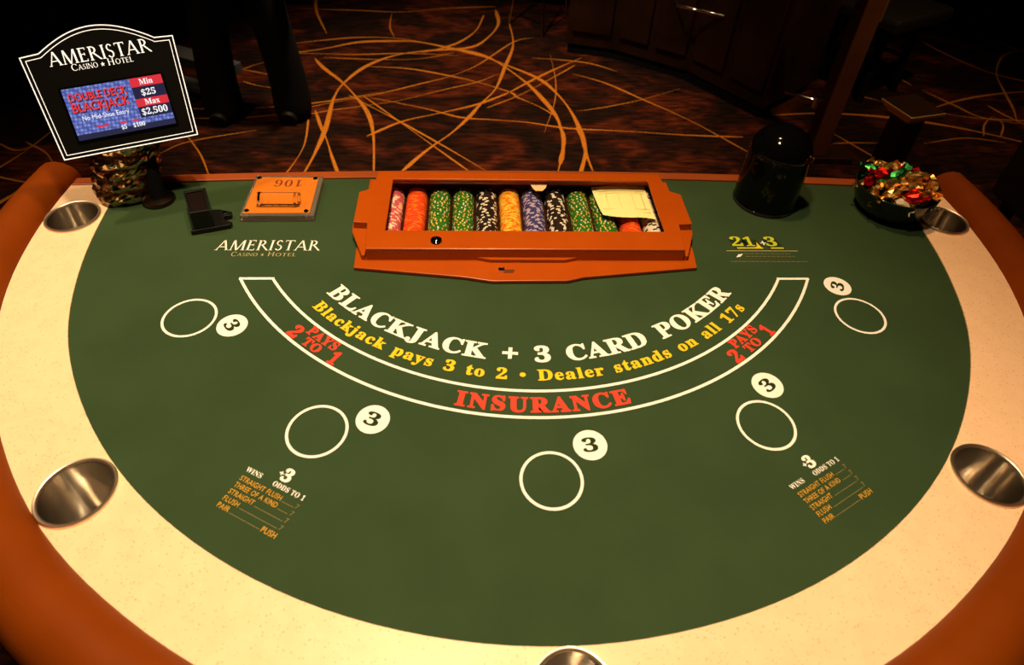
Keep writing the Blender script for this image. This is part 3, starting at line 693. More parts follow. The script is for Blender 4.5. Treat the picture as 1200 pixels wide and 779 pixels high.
KIND = {
    'pink': chip_mesh('pink_chip', c_pink, [c_cream, c_white, c_pink], TH, 6, 0.5), 'orange': chip_mesh('orange_chip', c_rorange, [c_orange, c_rorange], TH, 8, 0.5),
    'green': chip_mesh('green_chip', c_green, [c_yellow, c_tan, c_white], TH, 14, 0.20), 'black': chip_mesh('black_chip', c_black, [c_white], TH, 5, 0.24),
    'yellow': chip_mesh('yellow_chip', c_gold, [c_orange, c_yellow], TH, 10, 0.5), 'blue': chip_mesh('blue_chip', c_blue, [c_lav], TH, 6, 0.36),
    'white': chip_mesh('white_chip', c_white, [c_black, c_white], TH, 8, 0.5)}
ORD = ['first', 'second', 'third', 'fourth', 'fifth', 'sixth', 'seventh', 'eighth', 'ninth', 'tenth', 'eleventh', 'twelfth']
COLK = ['pink', 'orange', 'green', 'green', 'black', 'yellow', 'blue', 'black', 'green', 'green', 'orange', 'white']
word = {'pink': 'pink-and-cream', 'orange': 'red-orange', 'green': 'yellow-flecked green', 'black': 'white-striped black', 'yellow': 'golden yellow', 'blue': 'lavender-striped blue', 'white': 'white-and-black'}
rc = random.Random(5)
rest = new(); rest_mats = []
for ci in range(NC):
    k = COLK[ci]; cx = CX0 + PITCH * ci; n_all = int((1.076 - 0.712) / TH); n_vis0 = int((0.800 - 0.712) / TH)
    indiv = range(n_vis0, n_vis0 + 30) if ci < 9 else range(n_vis0, n_vis0 + 10)
    lab = '%s chip on edge, tray column %s from left' % (word[k], ORD[ci])
    for j in range(n_all):
        y = 0.712 + TH * j; loc = P(cx + rc.uniform(-.0010, .0010), y, CZ + rc.uniform(-.0008, .0018)); ang = rc.uniform(0, 6.28)
        if j in indiv:
            o = bpy.data.objects.new('casino_chip', KIND[k]); COL.objects.link(o); o.location = loc; o.rotation_euler = (rc.uniform(-.03, .03), ang, 0)
            tag(o, lab, 'chip', 'chips in the %s column' % ORD[ci])
        else:
            me = KIND[k]; off = {}
            for i_, m_ in enumerate(me.materials):
                if m_ not in rest_mats: rest_mats.append(m_)
                off[i_] = rest_mats.index(m_)
            Mx = Matrix.Translation(loc) @ Matrix.Rotation(ang, 4, 'Y'); vv = [rest.verts.new(Mx @ v.co) for v in me.vertices]
            for p in me.polygons: rest.faces.new([vv[i_] for i_ in p.vertices]).material_index = off[p.material_index]
o = obj('casino_chips', rest, rest_mats); tag(o, 'remaining chips at the hidden ends of the tray columns', 'chips', kind='stuff')
# paper slip and tag inside the tray
def slip():
    bm = new(); nx, ny = 8, 10; g = []
    c = [(0.254, 1.072), (0.456, 1.080), (0.456, 0.868), (0.270, 0.882)]
    for j in range(ny + 1):
        t = j / ny; row = []
        for i in range(nx + 1):
            s = i / nx
            x = (c[0][0] * (1 - s) + c[1][0] * s) * (1 - t) + (c[3][0] * (1 - s) + c[2][0] * s) * t
            y = (c[0][1] * (1 - s) + c[1][1] * s) * (1 - t) + (c[3][1] * (1 - s) + c[2][1] * s) * t
            y -= 0.012 * t * math.sin(PI * min(1, s * 1.3)) * (1 - s * .4)
            row.append(bm.verts.new(P(x, y, 0.006 + 0.006 * math.sin(3 * s) + 0.016 * t ** 3 * (1 - s * .5))))
        g.append(row)
    for j in range(ny):
        for i in range(nx): bm.faces.new((g[j][i], g[j][i + 1], g[j + 1][i + 1], g[j + 1][i]))
    return bm
m_paper = mat('yellow_slip_paper', (0.92, 0.92, 0.42), 0.8); m_form = mat('slip_form_print', (0.76, 0.70, 0.30), 0.8); m_card = mat('buff_card', (0.86, 0.58, 0.30), 0.8)
slp = obj('fill_slip', slip(), m_paper, smooth=60); tag(slp, 'pale yellow printed paper slip lying on the chips under the lid window', 'paper slip')
bm = new()
def sline(x0, x1, y0_, y1_):
    bm.faces.new([bm.verts.new(P(x, y, 0.0155)) for x, y in ((x0, y0_), (x1, y0_), (x1, y1_), (x0, y1_))])
for y in (1.040, 1.026, 0.925, 0.905): sline(0.275, 0.445, y, y + 0.003)
for x in (0.300, 0.345, 0.395, 0.430): sline(x, x + 0.002, 0.925, 1.026)
sline(0.330, 0.400, 0.890, 0.894); sline(0.290, 0.360, 0.882, 0.885)
obj('form_lines', bm, m_form, slp)
bm = new(); prism(bm, PL([(0.022, 1.056), (0.088, 1.056), (0.080, 1.026), (0.067, 1.006), (0.041, 1.006), (0.031, 1.026)]), H + S * 0.033, H + S * 0.035); tag(obj('buff_tag', bm, m_card), 'small buff card tag between the blue and black chip columns', 'card tag')

# ------------------------------------------------------------------ table sign with screen
SC = P(-1.3011, 1.0, 0.3801); SK = 0.985; sx_, su_, sn_ = Vector((0.932, 0.3605, 0.0377)), Vector((-0.1741, 0.3538, 0.919)), Vector((0.3179, -0.8631, 0.3925))
sx_.normalize(); su_ = (su_ - sx_ * su_.dot(sx_)).normalized(); sn_ = sx_.cross(su_)
sign = empty('table_sign', P(-1.271, 0.976, 0.0), 'black arched table sign with a lit limits screen on a black pole', 'sign')
sp_ = thing_part(sign)
MS = Matrix([[sx_.x, su_.x, sn_.x, SC.x], [sx_.y, su_.y, sn_.y, SC.y], [sx_.z, su_.z, sn_.z, SC.z], [0, 0, 0, 1]]) @ Matrix.Scale(SK, 4)
def sg_out(d=0.0):
    """outline of the plate, inset by d, in sign units"""
    pts = [(-0.1985 + d * .9, -0.160 + d), (0.1995 - d * .9, -0.160 + d), (0.2145 - d, 0.160 - d * .95), (0.160 - d * .2, 0.1625 - d)]
    n = 22; a0, a1 = 0.155 - d * .2, -0.158 + d * .2
    for i in range(n + 1):
        x = a0 + (a1 - a0) * i / n; t = (x - (a0 + a1) / 2) / ((a0 - a1) / 2)
        pts.append((x, 0.1665 - d + 0.050 * (1 - t * t) * (1 + .12 * (1 - t * t))))
    return pts + [(-0.163 + d * .2, 0.1640 - d), (-0.2145 + d, 0.1595 - d * .95)]
def spl(pts): return [(x * S, y * S) for x, y in pts]
bm = new(); prism(bm, spl(sg_out()), -0.009, 0.0); bm.transform(MS); plate = sp_('plate', bm, M_PLATE, bevel=0.001)
bm = new(); prism(bm, spl([(-0.17, -0.14), (0.17, -0.14), (0.17, 0.12), (-0.17, 0.12)]), -0.024, -0.009); bm.transform(MS); sp_('housing', bm, M_BLACKMATTE, bevel=0.002)
M_LIT = mat('backlit_white', (0.8, 0.8, 0.78), 0.6, emit=(1.0, 0.97, 0.90), estr=0.75)
M_LIT2 = mat('edge_lit_white', (0.7, 0.7, 0.66), 0.6, emit=(1.0, 0.96, 0.88), estr=0.45)
for d, w, mm in ((0.0, 0.0032, M_LIT), (0.0125, 0.0022, M_LIT)):
    bm = new(); prism(bm, spl(sg_out(d)), None, 0.0006 + d * .01, [spl(sg_out(d + w))]); bm.transform(MS); obj('outline', bm, mm, plate)
def stext(s, x0, x1, y, cap, m, off=0.0, sf=True, z=0.0012, track=0.0, parent=None, name='lettering', space=0.3):
    bm = new(); text_bm(bm, serif(s) if sf else s, (x1 - x0) * S, cap * S, on_line((x0 * S, y * S, z), (1, 0, 0), (0, 1, 0)), off, track, space); bm.transform(MS)
    return obj(name, bm, m, parent or plate)
stext('AMERISTAR', -0.143, 0.142, 0.121, 0.041, M_LIT, 'roman', False, track=0.03)
stext('C', -0.091, -0.073, 0.099, 0.020, M_LIT, 'roman', False); stext('ASINO', -0.072, -0.017, 0.0992, 0.0155, M_LIT, 'roman', False, track=0.03); stext('\u2605', -0.011, 0.003, 0.100, 0.0115, M_LIT, 0, False)
stext('H', 0.010, 0.030, 0.0995, 0.020, M_LIT, 'roman', False); stext('OTEL', 0.032, 0.083, 0.0998, 0.0155, M_LIT, 'roman', False, track=0.03)
# screen
def emis(name, c, s): return mat(name, (0.01, 0.01, 0.01), 0.3, emit=c, estr=s)
def screen_mat():
    m = emis('screen_blue', (0.1, 0.15, 0.5), 1.0); nt = m.node_tree; b = nt.nodes['Principled BSDF']
    tc = nt.nodes.new('ShaderNodeTexCoord'); v = nt.nodes.new('ShaderNodeTexVoronoi'); v.inputs['Scale'].default_value = 190; v.inputs['Randomness'].default_value = 0.15
    nt.links.new(tc.outputs['Object'], v.inputs['Vector'])
    r = nt.nodes.new('ShaderNodeValToRGB'); r.color_ramp.elements[0].color = (0.26, 0.34, 0.78, 1); r.color_ramp.elements[1].color = (0.06, 0.085, 0.34, 1); r.color_ramp.elements[0].position = 0.1; r.color_ramp.elements[1].position = 0.6
    nt.links.new(v.outputs['Distance'], r.inputs['Fac']); nt.links.new(r.outputs['Color'], b.inputs['Emission Color'])
    return m
def srect(x0, x1, y0_, y1_, z, m, name, parent):
    bm = new(); bm.faces.new([bm.verts.new((x * S, y * S, z)) for x, y in ((x0, y0_), (x1, y0_), (x1, y1_), (x0, y1_))]); bm.transform(MS); return obj(name, bm, m, parent)
bm = new(); prism(bm, spl([(-0.145, -0.118), (0.152, -0.118), (0.152, 0.056), (-0.145, 0.056)]), 0.0, 0.0014); bm.transform(MS); bez = sp_('screen', bm, M_BLACKGLOSS, label='lit limits screen')
srect(-0.139, 0.146, -0.093, 0.050, 0.0018, screen_mat(), 'display', bez)
srect(-0.139, 0.146, -0.110, -0.092, 0.0018, emis('screen_navy', (0.03, 0.035, 0.12), 0.5), 'display_band', bez)
e_red, e_navy, e_txtred, e_w = emis('screen_red', (0.80, 0.03, 0.05), 0.9), emis('screen_dark_navy', (0.012, 0.012, 0.05), 1.0), emis('screen_text_red', (1.0, 0.035, 0.02), 0.95), emis('screen_white', (1, 1, 1), 1.0)
for a, b, mm in ((0.022, 0.050, e_red), (-0.015, 0.022, e_navy), (-0.040, -0.015, e_red), (-0.074, -0.040, e_navy)): srect(0.052, 0.146, a, b, 0.0022, mm, 'limit_field', bez)
e_sh = emis('screen_text_shadow', (0.01, 0.01, 0.02), 1.0)
for dx, dy, z, mm in ((0.003, -0.003, 0.0024, e_sh), (0, 0, 0.0028, e_txtred)):
    stext('DOUBLE DECK', -0.128 + dx, 0.036 + dx, 0.010 + dy, 0.023, mm, 0.012, False, z, parent=bez); stext('BLACKJACK', -0.128 + dx, 0.035 + dx, -0.024 + dy, 0.027, mm, 0.012, False, z, parent=bez)
stext('No Mid-Shoe Entry', -0.110, 0.024, -0.052, 0.0145, e_w, 0.0, False, 0.0028, parent=bez)
stext('Min', 0.078, 0.118, 0.028, 0.017, e_w, 0.006, True, 0.0028, parent=bez); stext('$25', 0.074, 0.118, -0.006, 0.019, e_w, 0.006, True, 0.0028, parent=bez)
stext('Max', 0.076, 0.120, -0.035, 0.017, e_w, 0.006, True, 0.0028, parent=bez); stext('$2,500', 0.058, 0.136, -0.066, 0.020, e_w, 0.006, True, 0.0028, parent=bez)
stext('$5', -0.012, 0.004, -0.098, 0.013, e_w, 0.006, True, 0.0028, parent=bez); stext('$100', 0.022, 0.058, -0.098, 0.013, e_w, 0.006, True, 0.0028, parent=bez)
for a, b in ((-0.078, -0.044), (-0.012, 0.008), (0.026, 0.044)): srect(a, b, -0.080, -0.074, 0.0024, e_red, 'caption_bar', bez)
# pole and foot
pb, pt = P(-1.271, 0.976, 0.0), P(-1.288, 1.050, 0.300)
bm = new(); tube(bm, [pb + Vector((0, 0, .006)), pb.lerp(pt, .5), pt], 0.0125, 18); sp_('pole', bm, M_BLACKMATTE, smooth=50)
bm = new(); lathe(bm, [(0.0, 0.0), (0.053, 0.0), (0.054, 0.006), (0.050, 0.014), (0.03, 0.020), (0.0, 0.021)], 40); bmesh.ops.scale(bm, vec=(S, S, S), verts=bm.verts); bmesh.ops.translate(bm, vec=pb, verts=bm.verts)
sp_('foot', bm, mat('bronze_black_metal', (0.10, 0.07, 0.05), 0.3, 1.0), smooth=40)

# ------------------------------------------------------------------ stacked glass ashtrays
M_GLASS = mat('smoky_glass', (1.0, 0.80, 0.50), 0.08, 0.45, trans=1.0, ior=1.5)
AC = (-1.392, 1.035)
hts = ['bottom', 'second from the bottom', 'middle', 'second from the top', 'top']
ra = random.Random(9)
for i in range(5):
    bm = new(); ph = ra.uniform(0, 6)
    def wav(r, z, a, ph=ph):
        f = 1 + 0.035 * math.cos(6 * a + ph) + 0.022 * math.cos(13 * a + ph * 2 + z * 90)
        if z > 0.036 and r > 0.07: z -= 0.009 * max(0, math.cos(4 * a + ph)) ** 6
        j = ra.uniform(-.018, .018) if r > .07 else 0
        return r * (f + j), z + 0.002 * math.sin(9 * a + ph) + j * .12
    lathe(bm, [(0.0, 0.0), (0.086, 0.0), (0.098, 0.006), (0.102, 0.014), (0.105, 0.024), (0.104, 0.034), (0.100, 0.044), (0.090, 0.046), (0.082, 0.036), (0.072, 0.016), (0.0, 0.012)], 60, fn=wav)
    bmesh.ops.scale(bm, vec=(S, S, S * 0.92), verts=bm.verts)
    o = obj('glass_ashtray', bm, M_GLASS); o.location = P(AC[0] + 0.012 * i + ra.uniform(-.006, .006), AC[1] + ra.uniform(-.006, .006), 0.006 + 0.0472 * i); o.rotation_euler = (0, 0, ra.uniform(0, 6))
    tag(o, 'cut clear glass ashtray, %s of the stack beside the sign pole' % hts[i], 'ashtray', 'stacked glass ashtrays')

# ------------------------------------------------------------------ black box with forked bracket
bx = empty('card_holder', P(-1.08, 0.86, 0), 'small black box with a forked bracket beside the sign pole', 'card holder')
bp_ = thing_part(bx)
foot4 = [(-1.1480, 0.9138), (-1.0832, 0.9374), (-1.0300, 0.8126), (-1.0900, 0.7936)]
bm = new(); prism(bm, PL(foot4), H + 0.0008, H + S * 0.085, [PL([(-1.138, 0.906), (-1.089, 0.924), (-1.042, 0.820), (-1.088, 0.806)])])
box(bm, 0, 0.0001, 0, 0.0001, 0, 0.0001) if False else None
bp_('body', bm, M_BLACK, bevel=0.001)
bm = new(); prism(bm, PL([(-1.138, 0.906), (-1.089, 0.924), (-1.042, 0.820), (-1.088, 0.806)]), H + S * 0.03, H + S * 0.080); bp_('lid', bm, mat('black_maroon_plastic', (0.006, 0.002, 0.002), 0.5, spec=0.15), bevel=0.001)
bm = new(); prism(bm, PL([(-1.10, 0.785), (-1.030, 0.806), (-0.985, 0.822), (-0.982, 0.836), (-1.012, 0.850), (-1.018, 0.866), (-0.995, 0.874), (-0.998, 0.892), (-1.045, 0.905), (-1.09, 0.90)]), H + 0.0006, H + S * 0.018); bp_('forked_bracket', bm, M_BLACK, bevel=0.0008)
for x, y in ((-1.020, 0.884), (-1.050, 0.826)):
    bm = new(); lathe(bm, [(0.0, 0.018), (0.0075, 0.018), (0.0065, 0.0215), (0.0, 0.0225)], 16); bmesh.ops.scale(bm, vec=(S, S, S), verts=bm.verts); bmesh.ops.translate(bm, vec=P(x, y, 0), verts=bm.verts); bp_('screw', bm, M_CHROME, smooth=40)

# ------------------------------------------------------------------ acrylic number plate with rod handle
ac = empty('number_plate', P(-0.845, 0.985, 0), 'clear acrylic table number plate over an orange card, with a clear rod handle', 'number plate')
ap = thing_part(ac)
base = [(-0.964, 0.860), (-0.719, 0.864), (-0.727, 1.098), (-0.968, 1.098)]
bm = new(); prism(bm, PL(base), H + 0.0006, H + S * 0.0255); slab = ap('slab', bm, mat('tinted_clear_acrylic', (0.98, 0.84, 0.74), 0.04, trans=0.9, ior=1.4), label='clear acrylic slab', bevel=0.0012)
M_ORG = mat('orange_card', (0.60, 0.165, 0.010), 0.5)
bm = new(); prism(bm, PL([(-0.955, 0.872), (-0.736, 0.876), (-0.742, 1.086), (-0.958, 1.086)]), H + S * 0.0256, H + S * 0.0272); ap('card', bm, M_ORG, label='orange card')
m_br = mat('brown_card_print', (0.16, 0.03, 0.006), 0.6)
def atext(s, x0, x1, y, cap):
    w = (x1 - x0) / len(s)
    for i, ch in enumerate(s):
        bm = new(); text_bm(bm, ch, w * 0.92 * S, cap * S, on_line(((x1 - w * i) * S, (y + cap) * S, H + S * 0.0278), (-1, 0, 0), (0, -1, 0)), -0.012); ap('numeral', bm, m_br)
atext(serif('106'), -0.895, -0.790, 1.030, 0.040)
for i, ch in enumerate(serif('TTA')):
    bm = new(); text_bm(bm, ch, 0.021 * S, 0.024 * S, on_line(((-0.878 + 0.024 * i) * S, 0.913 * S, H + S * 0.0278), (1, 0, 0), (0, 1, 0)), -0.01); ap('letter', bm, m_br)
M_CLEAR = mat('clear_acrylic', (1, 1, 1), 0.02, trans=1.0, ior=1.3)
bm = new(); tube(bm, [P(-0.915, 0.925, 0.050), P(-0.775, 0.926, 0.050)], 0.0218 * S, 28); ap('rod_handle', bm, M_CLEAR, smooth=40, label='clear rod handle')
for xr in (-0.905, -0.787):
    bm = new(); tube(bm, [P(xr - 0.004, 0.925, 0.050), P(xr + 0.004, 0.925, 0.050)], 0.0232 * S, 28, cap=True); ap('rod_ring', bm, M_CHROME if xr < -.85 else M_CLEAR, smooth=40)
for x, y in ((-0.945, 0.884), (-0.748, 0.884), (-0.950, 1.078), (-0.752, 1.078)):
    bm = new(); lathe(bm, [(0.0, 0.003), (0.0085, 0.003), (0.0085, 0.030), (0.006, 0.0325), (0.0, 0.0325)], 18); bmesh.ops.scale(bm, vec=(S, S, S), verts=bm.verts); bmesh.ops.translate(bm, vec=P(x, y, 0), verts=bm.verts); ap('screw', bm, M_CHROME, smooth=40)

# ------------------------------------------------------------------ black domed jar
jar = empty('domed_jar', P(0.892, 1.005, 0), 'glossy black domed jar with a ridged crown near the chip tray', 'jar')
jp = thing_part(jar)
pr = [(0.0, 0.0), (0.100, 0.0), (0.108, 0.004), (0.1085, 0.012), (0.105, 0.016), (0.106, 0.02)]
pr += [(0.110 - 0.004 * k / 6, 0.02 + 0.19 * k / 6) for k in range(7)]
for k in range(1, 33):
    t = k / 32 * PI / 2; e = (0.0016 if k % 2 else 0); pr.append(((0.106 + e) * math.cos(t), 0.21 + (0.10 + e) * math.sin(t)))
bm = new(); lathe(bm, pr, 56); bmesh.ops.scale(bm, vec=(S, S, S), verts=bm.verts); bmesh.ops.translate(bm, vec=jar.location, verts=bm.verts); jp('body', bm, M_BLACKGLOSS, smooth=60)
bm = new(); lathe(bm, [(0.1, 0.0), (0.110, 0.001), (0.1125, 0.006), (0.110, 0.012), (0.1, 0.012), (0.1, 0.0)], 56, cap=False); bmesh.ops.scale(bm, vec=(S, S, S), verts=bm.verts); bmesh.ops.translate(bm, vec=jar.location, verts=bm.verts); jp('foot_ring', bm, mat('dark_glass_ring', (0.05, 0.05, 0.05), 0.06, 0.7), smooth=40)

# ------------------------------------------------------------------ candy bowl
BC = (1.335, 0.950)
bowl = empty('candy_bowl', P(BC[0], BC[1], 0), 'dark green glossy bowl heaped with foil candies at the right rim', 'bowl')
bpz = thing_part(bowl)
bm = new(); lathe(bm, [(0.0, 0.0), (0.07, 0.0), (0.098, 0.010), (0.124, 0.045), (0.138, 0.090), (0.141, 0.112), (0.138, 0.115), (0.134, 0.110), (0.130, 0.09), (0.114, 0.05), (0.086, 0.022), (0.0, 0.015)], 56)
bmesh.ops.scale(bm, vec=(S, S, S), verts=bm.verts); bmesh.ops.translate(bm, vec=bowl.location, verts=bm.verts); bpz('shell', bm, mat('dark_green_glass', (0.010, 0.016, 0.007), 0.12, spec=0.5), smooth=40)
def foil(n, c): return mat('foil_' + n, c, 0.34, 1.0)
FO = {'gold': foil('gold', (1.0, 0.62, 0.20)), 'red': foil('red', (0.75, 0.02, 0.015)), 'green': foil('green', (0.03, 0.26, 0.07)), 'cream': mat('cream_wrapper', (0.8, 0.7, 0.5), 0.4)}
def candy_mesh(seed, m):
    r_ = random.Random(seed); bm = new(); bmesh.ops.create_icosphere(bm, subdivisions=2, radius=1.0)
    for v in bm.verts:
        k = 1 + r_.uniform(-.22, .16); v.co = Vector((v.co.x * 0.016 * k, v.co.y * 0.0105 * k, v.co.z * 0.0095 * k))
    for sg in (-1, 1):
        c = bm.verts.new((sg * 0.0125, 0, 0)); fan = []
        for k in range(9):
            a = 2 * PI * k / 9; fan.append(bm.verts.new((sg * (0.024 + r_.uniform(-.003, .003)), 0.0105 * math.cos(a) * r_.uniform(.6, 1.2), 0.007 * math.sin(a) * r_.uniform(.5, 1.2))))
        for k in range(9): bm.faces.new((c, fan[k], fan[(k + 1) % 9]))
    me = bpy.data.meshes.new('foil_candy'); bm.to_mesh(me); bm.free(); me.materials.append(m); return me
CM = {k: [candy_mesh(11 + q + 7 * i, m) for q in range(3)] for i, (k, m) in enumerate(FO.items())}
rk = random.Random(21); spots = []
for ring, (n, rad, z) in enumerate(((9, 0.106, 0.100), (9, 0.102, 0.128), (6, 0.064, 0.116), (6, 0.066, 0.146), (1, 0.0, 0.132), (3, 0.028, 0.164))):
    for k in range(n): spots.append((2 * PI * (k + 0.5 * (ring % 2)) / n + rk.uniform(-.15, .15), rad + rk.uniform(-.008, .008), z + rk.uniform(-.005, .007)))
seq = ['gold', 'gold', 'red', 'gold', 'green', 'gold', 'gold', 'gold', 'red', 'cream', 'gold', 'gold', 'green', 'gold', 'gold']
for i, (a, r_, z) in enumerate(spots):
    k = seq[(i * 4 + i // 7) % len(seq)]
    o = bpy.data.objects.new('foil_candy', CM[k][i % 3]); COL.objects.link(o)
    o.location = P(BC[0] + r_ * math.cos(a), BC[1] + r_ * math.sin(a), z); o.rotation_euler = (rk.uniform(-.5, .5), rk.uniform(-.5, .5), rk.uniform(0, 6.28))
    tag(o, '%s wrapped candy heaped in the dark bowl' % {'gold': 'gold foil', 'red': 'shiny red foil', 'green': 'green foil', 'cream': 'cream paper'}[k], 'candy', '%s candies in the bowl' % k)

# ------------------------------------------------------------------ things behind the table
# low two-tier grey step
st = empty('grey_step', (-1.9, 2.85, 0), 'low grey two-tier step on the carpet behind the table sign', 'step')
sq = thing_part(st)
d = Vector((1.27, -0.65, 0)).normalized(); nrm = Vector((-d.y, d.x, 0)); a0 = Vector((-2.50, 3.16, 0)); a1 = Vector((-1.25, 2.53, 0))
def slabp(off, w, z0, z1, ext=0.0):
    p = [a0 + nrm * off, a1 + d * ext + nrm * off, a1 + d * ext + nrm * (off + w), a0 + nrm * (off + w)]
    bm = new(); prism(bm, [(v.x, v.y) for v in p], z0, z1); return bm
sq('upper_tread', slabp(-0.02, 0.10, 0.13, 0.18), M_GREY, bevel=0.004); sq('lower_tread', slabp(-0.10, 0.08, 0.055, 0.085, -0.12), M_GREY, bevel=0.004)
for t in (0.06, 0.94):
    p = a0.lerp(a1, t); bm = new(); M_ = Matrix.Translation(p) @ Matrix.Rotation(math.atan2(d.y, d.x), 4, 'Z'); box(bm, -0.02, 0.02, -0.01, 0.07, 0, 0.131, M_); box(bm, -0.02, 0.02, -0.09, -0.01, 0, 0.056, M_); sq('support', bm, M_BLACKMATTE)

# a person in dark clothes standing behind the table
person = empty('person', (-1.10, 2.39, 0), 'person in black trousers standing on the carpet behind the table sign', 'person')
def skin_body(joints, edges, name, root, level=2):
    me = bpy.data.meshes.new(name); me.from_pydata([j[0] for j in joints], edges, []); o = bpy.data.objects.new(name, me); COL.objects.link(o)
    md = o.modifiers.new('skin', 'SKIN'); md.use_smooth_shade = True
    for i, j in enumerate(joints):
        s = me.skin_vertices[0].data[i]; r = j[1]; s.radius = r if isinstance(r, tuple) else (r, r); s.use_root = (i == root)
    sd = o.modifiers.new('sub', 'SUBSURF'); sd.levels = level; sd.render_levels = level
    bpy.context.view_layer.update()
    m2 = bpy.data.meshes.new_from_object(o.evaluated_get(bpy.context.evaluated_depsgraph_get()))
    bpy.data.objects.remove(o); m2.name = name; return m2
J = []; E_ = []
def jn(p, r, par=None):
    J.append((Vector(p), r)); 
    if par is not None: E_.append((par, len(J) - 1))
    return len(J) - 1
pel = jn((-1.10, 2.39, 0.94), (0.15, 0.12)); wa = jn((-1.10, 2.39, 1.10), (0.145, 0.11), pel); ch = jn((-1.10, 2.39, 1.34), (0.165, 0.125), wa); nk0 = jn((-1.10, 2.39, 1.47), (0.075, 0.07), ch); nk = jn((-1.10, 2.385, 1.54), 0.055, nk0)
hd = jn((-1.10, 2.37, 1.61), (0.07, 0.085), nk); hd2 = jn((-1.10, 2.37, 1.70), (0.078, 0.098), hd); hd3 = jn((-1.10, 2.375, 1.76), (0.06, 0.075), hd2)
for sg, fx, fy in ((-1, -1.256, 2.375), (1, -0.944, 2.40)):
    hp = jn((-1.10 + sg * 0.09, 2.39, 0.86), (0.105, 0.11), pel); kn = jn(((-1.10 + sg * 0.09 + fx) / 2 + sg * .01, 2.375, 0.48), 0.084, hp); an = jn((fx, fy, 0.20), 0.088, kn); hm = jn((fx, fy, -0.03), 0.098, an)
    sh = jn((-1.10 + sg * 0.19, 2.39, 1.41), 0.068, ch); el = jn((-1.10 + sg * 0.26, 2.40, 1.14), 0.05, sh); wr = jn((-1.10 + sg * 0.27, 2.34, 0.90), 0.034, el); pm = jn((-1.10 + sg * 0.27, 2.325, 0.83), (0.024, 0.042), wr)
    for k, (dy, ln) in enumerate(((-.033, .072), (-.011, .085), (.011, .08), (.033, .062))):
        f1 = jn((-1.10 + sg * 0.27, 2.322 + dy, 0.775), 0.0095, pm); jn((-1.10 + sg * 0.262, 2.315 + dy, 0.775 - ln), 0.008, f1)
    t1 = jn((-1.10 + sg * 0.262, 2.275, 0.82), 0.011, pm); jn((-1.10 + sg * 0.255, 2.255, 0.775), 0.009, t1)
pm_ = skin_body(J, E_, 'body', 0)
for v in pm_.vertices: v.co.z = max(v.co.z, 0.012)
m_tr, m_shirt, m_skin = mat('black_trouser_cloth', (0.006, 0.006, 0.007), 0.9, spec=0.1), mat('black_shirt_cloth', (0.010, 0.010, 0.012), 0.9, spec=0.1), mat('skin', (0.42, 0.22, 0.14), 0.5)
for m_ in (m_tr, m_shirt, m_skin): pm_.materials.append(m_)
for p in pm_.polygons:
    c = p.center; p.use_smooth = True
    p.material_index = 2 if (c.z > 1.50 or (abs(c.x + 1.10) > 0.2 and c.z < 0.90 and c.z > 0.6)) else (1 if c.z > 0.96 or abs(c.x + 1.10) > 0.225 and c.z > 0.6 else 0)
body = bpy.data.objects.new('body', pm_); COL.objects.link(body); body.parent = person; body.matrix_parent_inverse = Matrix.Translation(-person.location)
pq = thing_part(person)
bm = new(); bmesh.ops.create_uvsphere(bm, u_segments=20, v_segments=12, radius=1.0)
for v in bm.verts: v.co = Vector((-1.10 + v.co.x * 0.088, 2.392 + v.co.y * 0.105, 1.735 + v.co.z * 0.092))
bmesh.ops.delete(bm, geom=[v for v in bm.verts if v.co.y < 2.33 and v.co.z < 1.75], context='VERTS'); pq('hair', bm, mat('dark_hair', (0.012, 0.008, 0.006), 0.6), smooth=60)
for x in (-0.033, 0.033):
    bm = new(); bmesh.ops.create_icosphere(bm, subdivisions=2, radius=0.012, matrix=Matrix.Translation((-1.10 + x, 2.284, 1.685))); pq('eye', bm, mat('eye', (0.03, 0.02, 0.015), 0.2), smooth=60)
bm = new(); tube(bm, [(-1.10, 2.285, 1.69), (-1.10, 2.268, 1.655), (-1.10, 2.282, 1.645)], [0.008, 0.013, 0.008], 8); pq('nose', bm, m_skin, smooth=60)
bm = new(); tube(bm, [(-1.125, 2.296, 1.615), (-1.10, 2.286, 1.613), (-1.075, 2.296, 1.615)], [0.004, 0.007, 0.004], 8); pq('mouth', bm, mat('lips', (0.3, 0.1, 0.08), 0.5), smooth=60)
for x in (-1, 1):
    bm = new(); bmesh.ops.create_icosphere(bm, subdivisions=2, radius=1.0); 
    for v in bm.verts: v.co = Vector((-1.10 + x * 0.082 + v.co.x * 0.010, 2.385 + v.co.y * 0.02, 1.675 + v.co.z * 0.032))
    pq('ear', bm, m_skin, smooth=60)
for fx, fy in ((-1.260, 2.365), (-0.948, 2.39)):
    bm = new(); c = catmull([(fx, fy + 0.15, 0.042), (fx, fy + 0.08, 0.050), (fx, fy, 0.040), (fx - .004, fy - 0.05, 0.032), (fx - .006, fy - 0.085, 0.026)], 4)
    tube(bm, c, [0.030 + 0.018 * math.sin(PI * (0.15 + 0.7 * i / (len(c) - 1))) for i in range(len(c))], 14)
    for v in bm.verts: v.co.z = max(v.co.z, 0.0015)
    pq('shoe', bm, mat('black_shoe', (0.006, 0.004, 0.003), 0.6, spec=0.15), smooth=60)

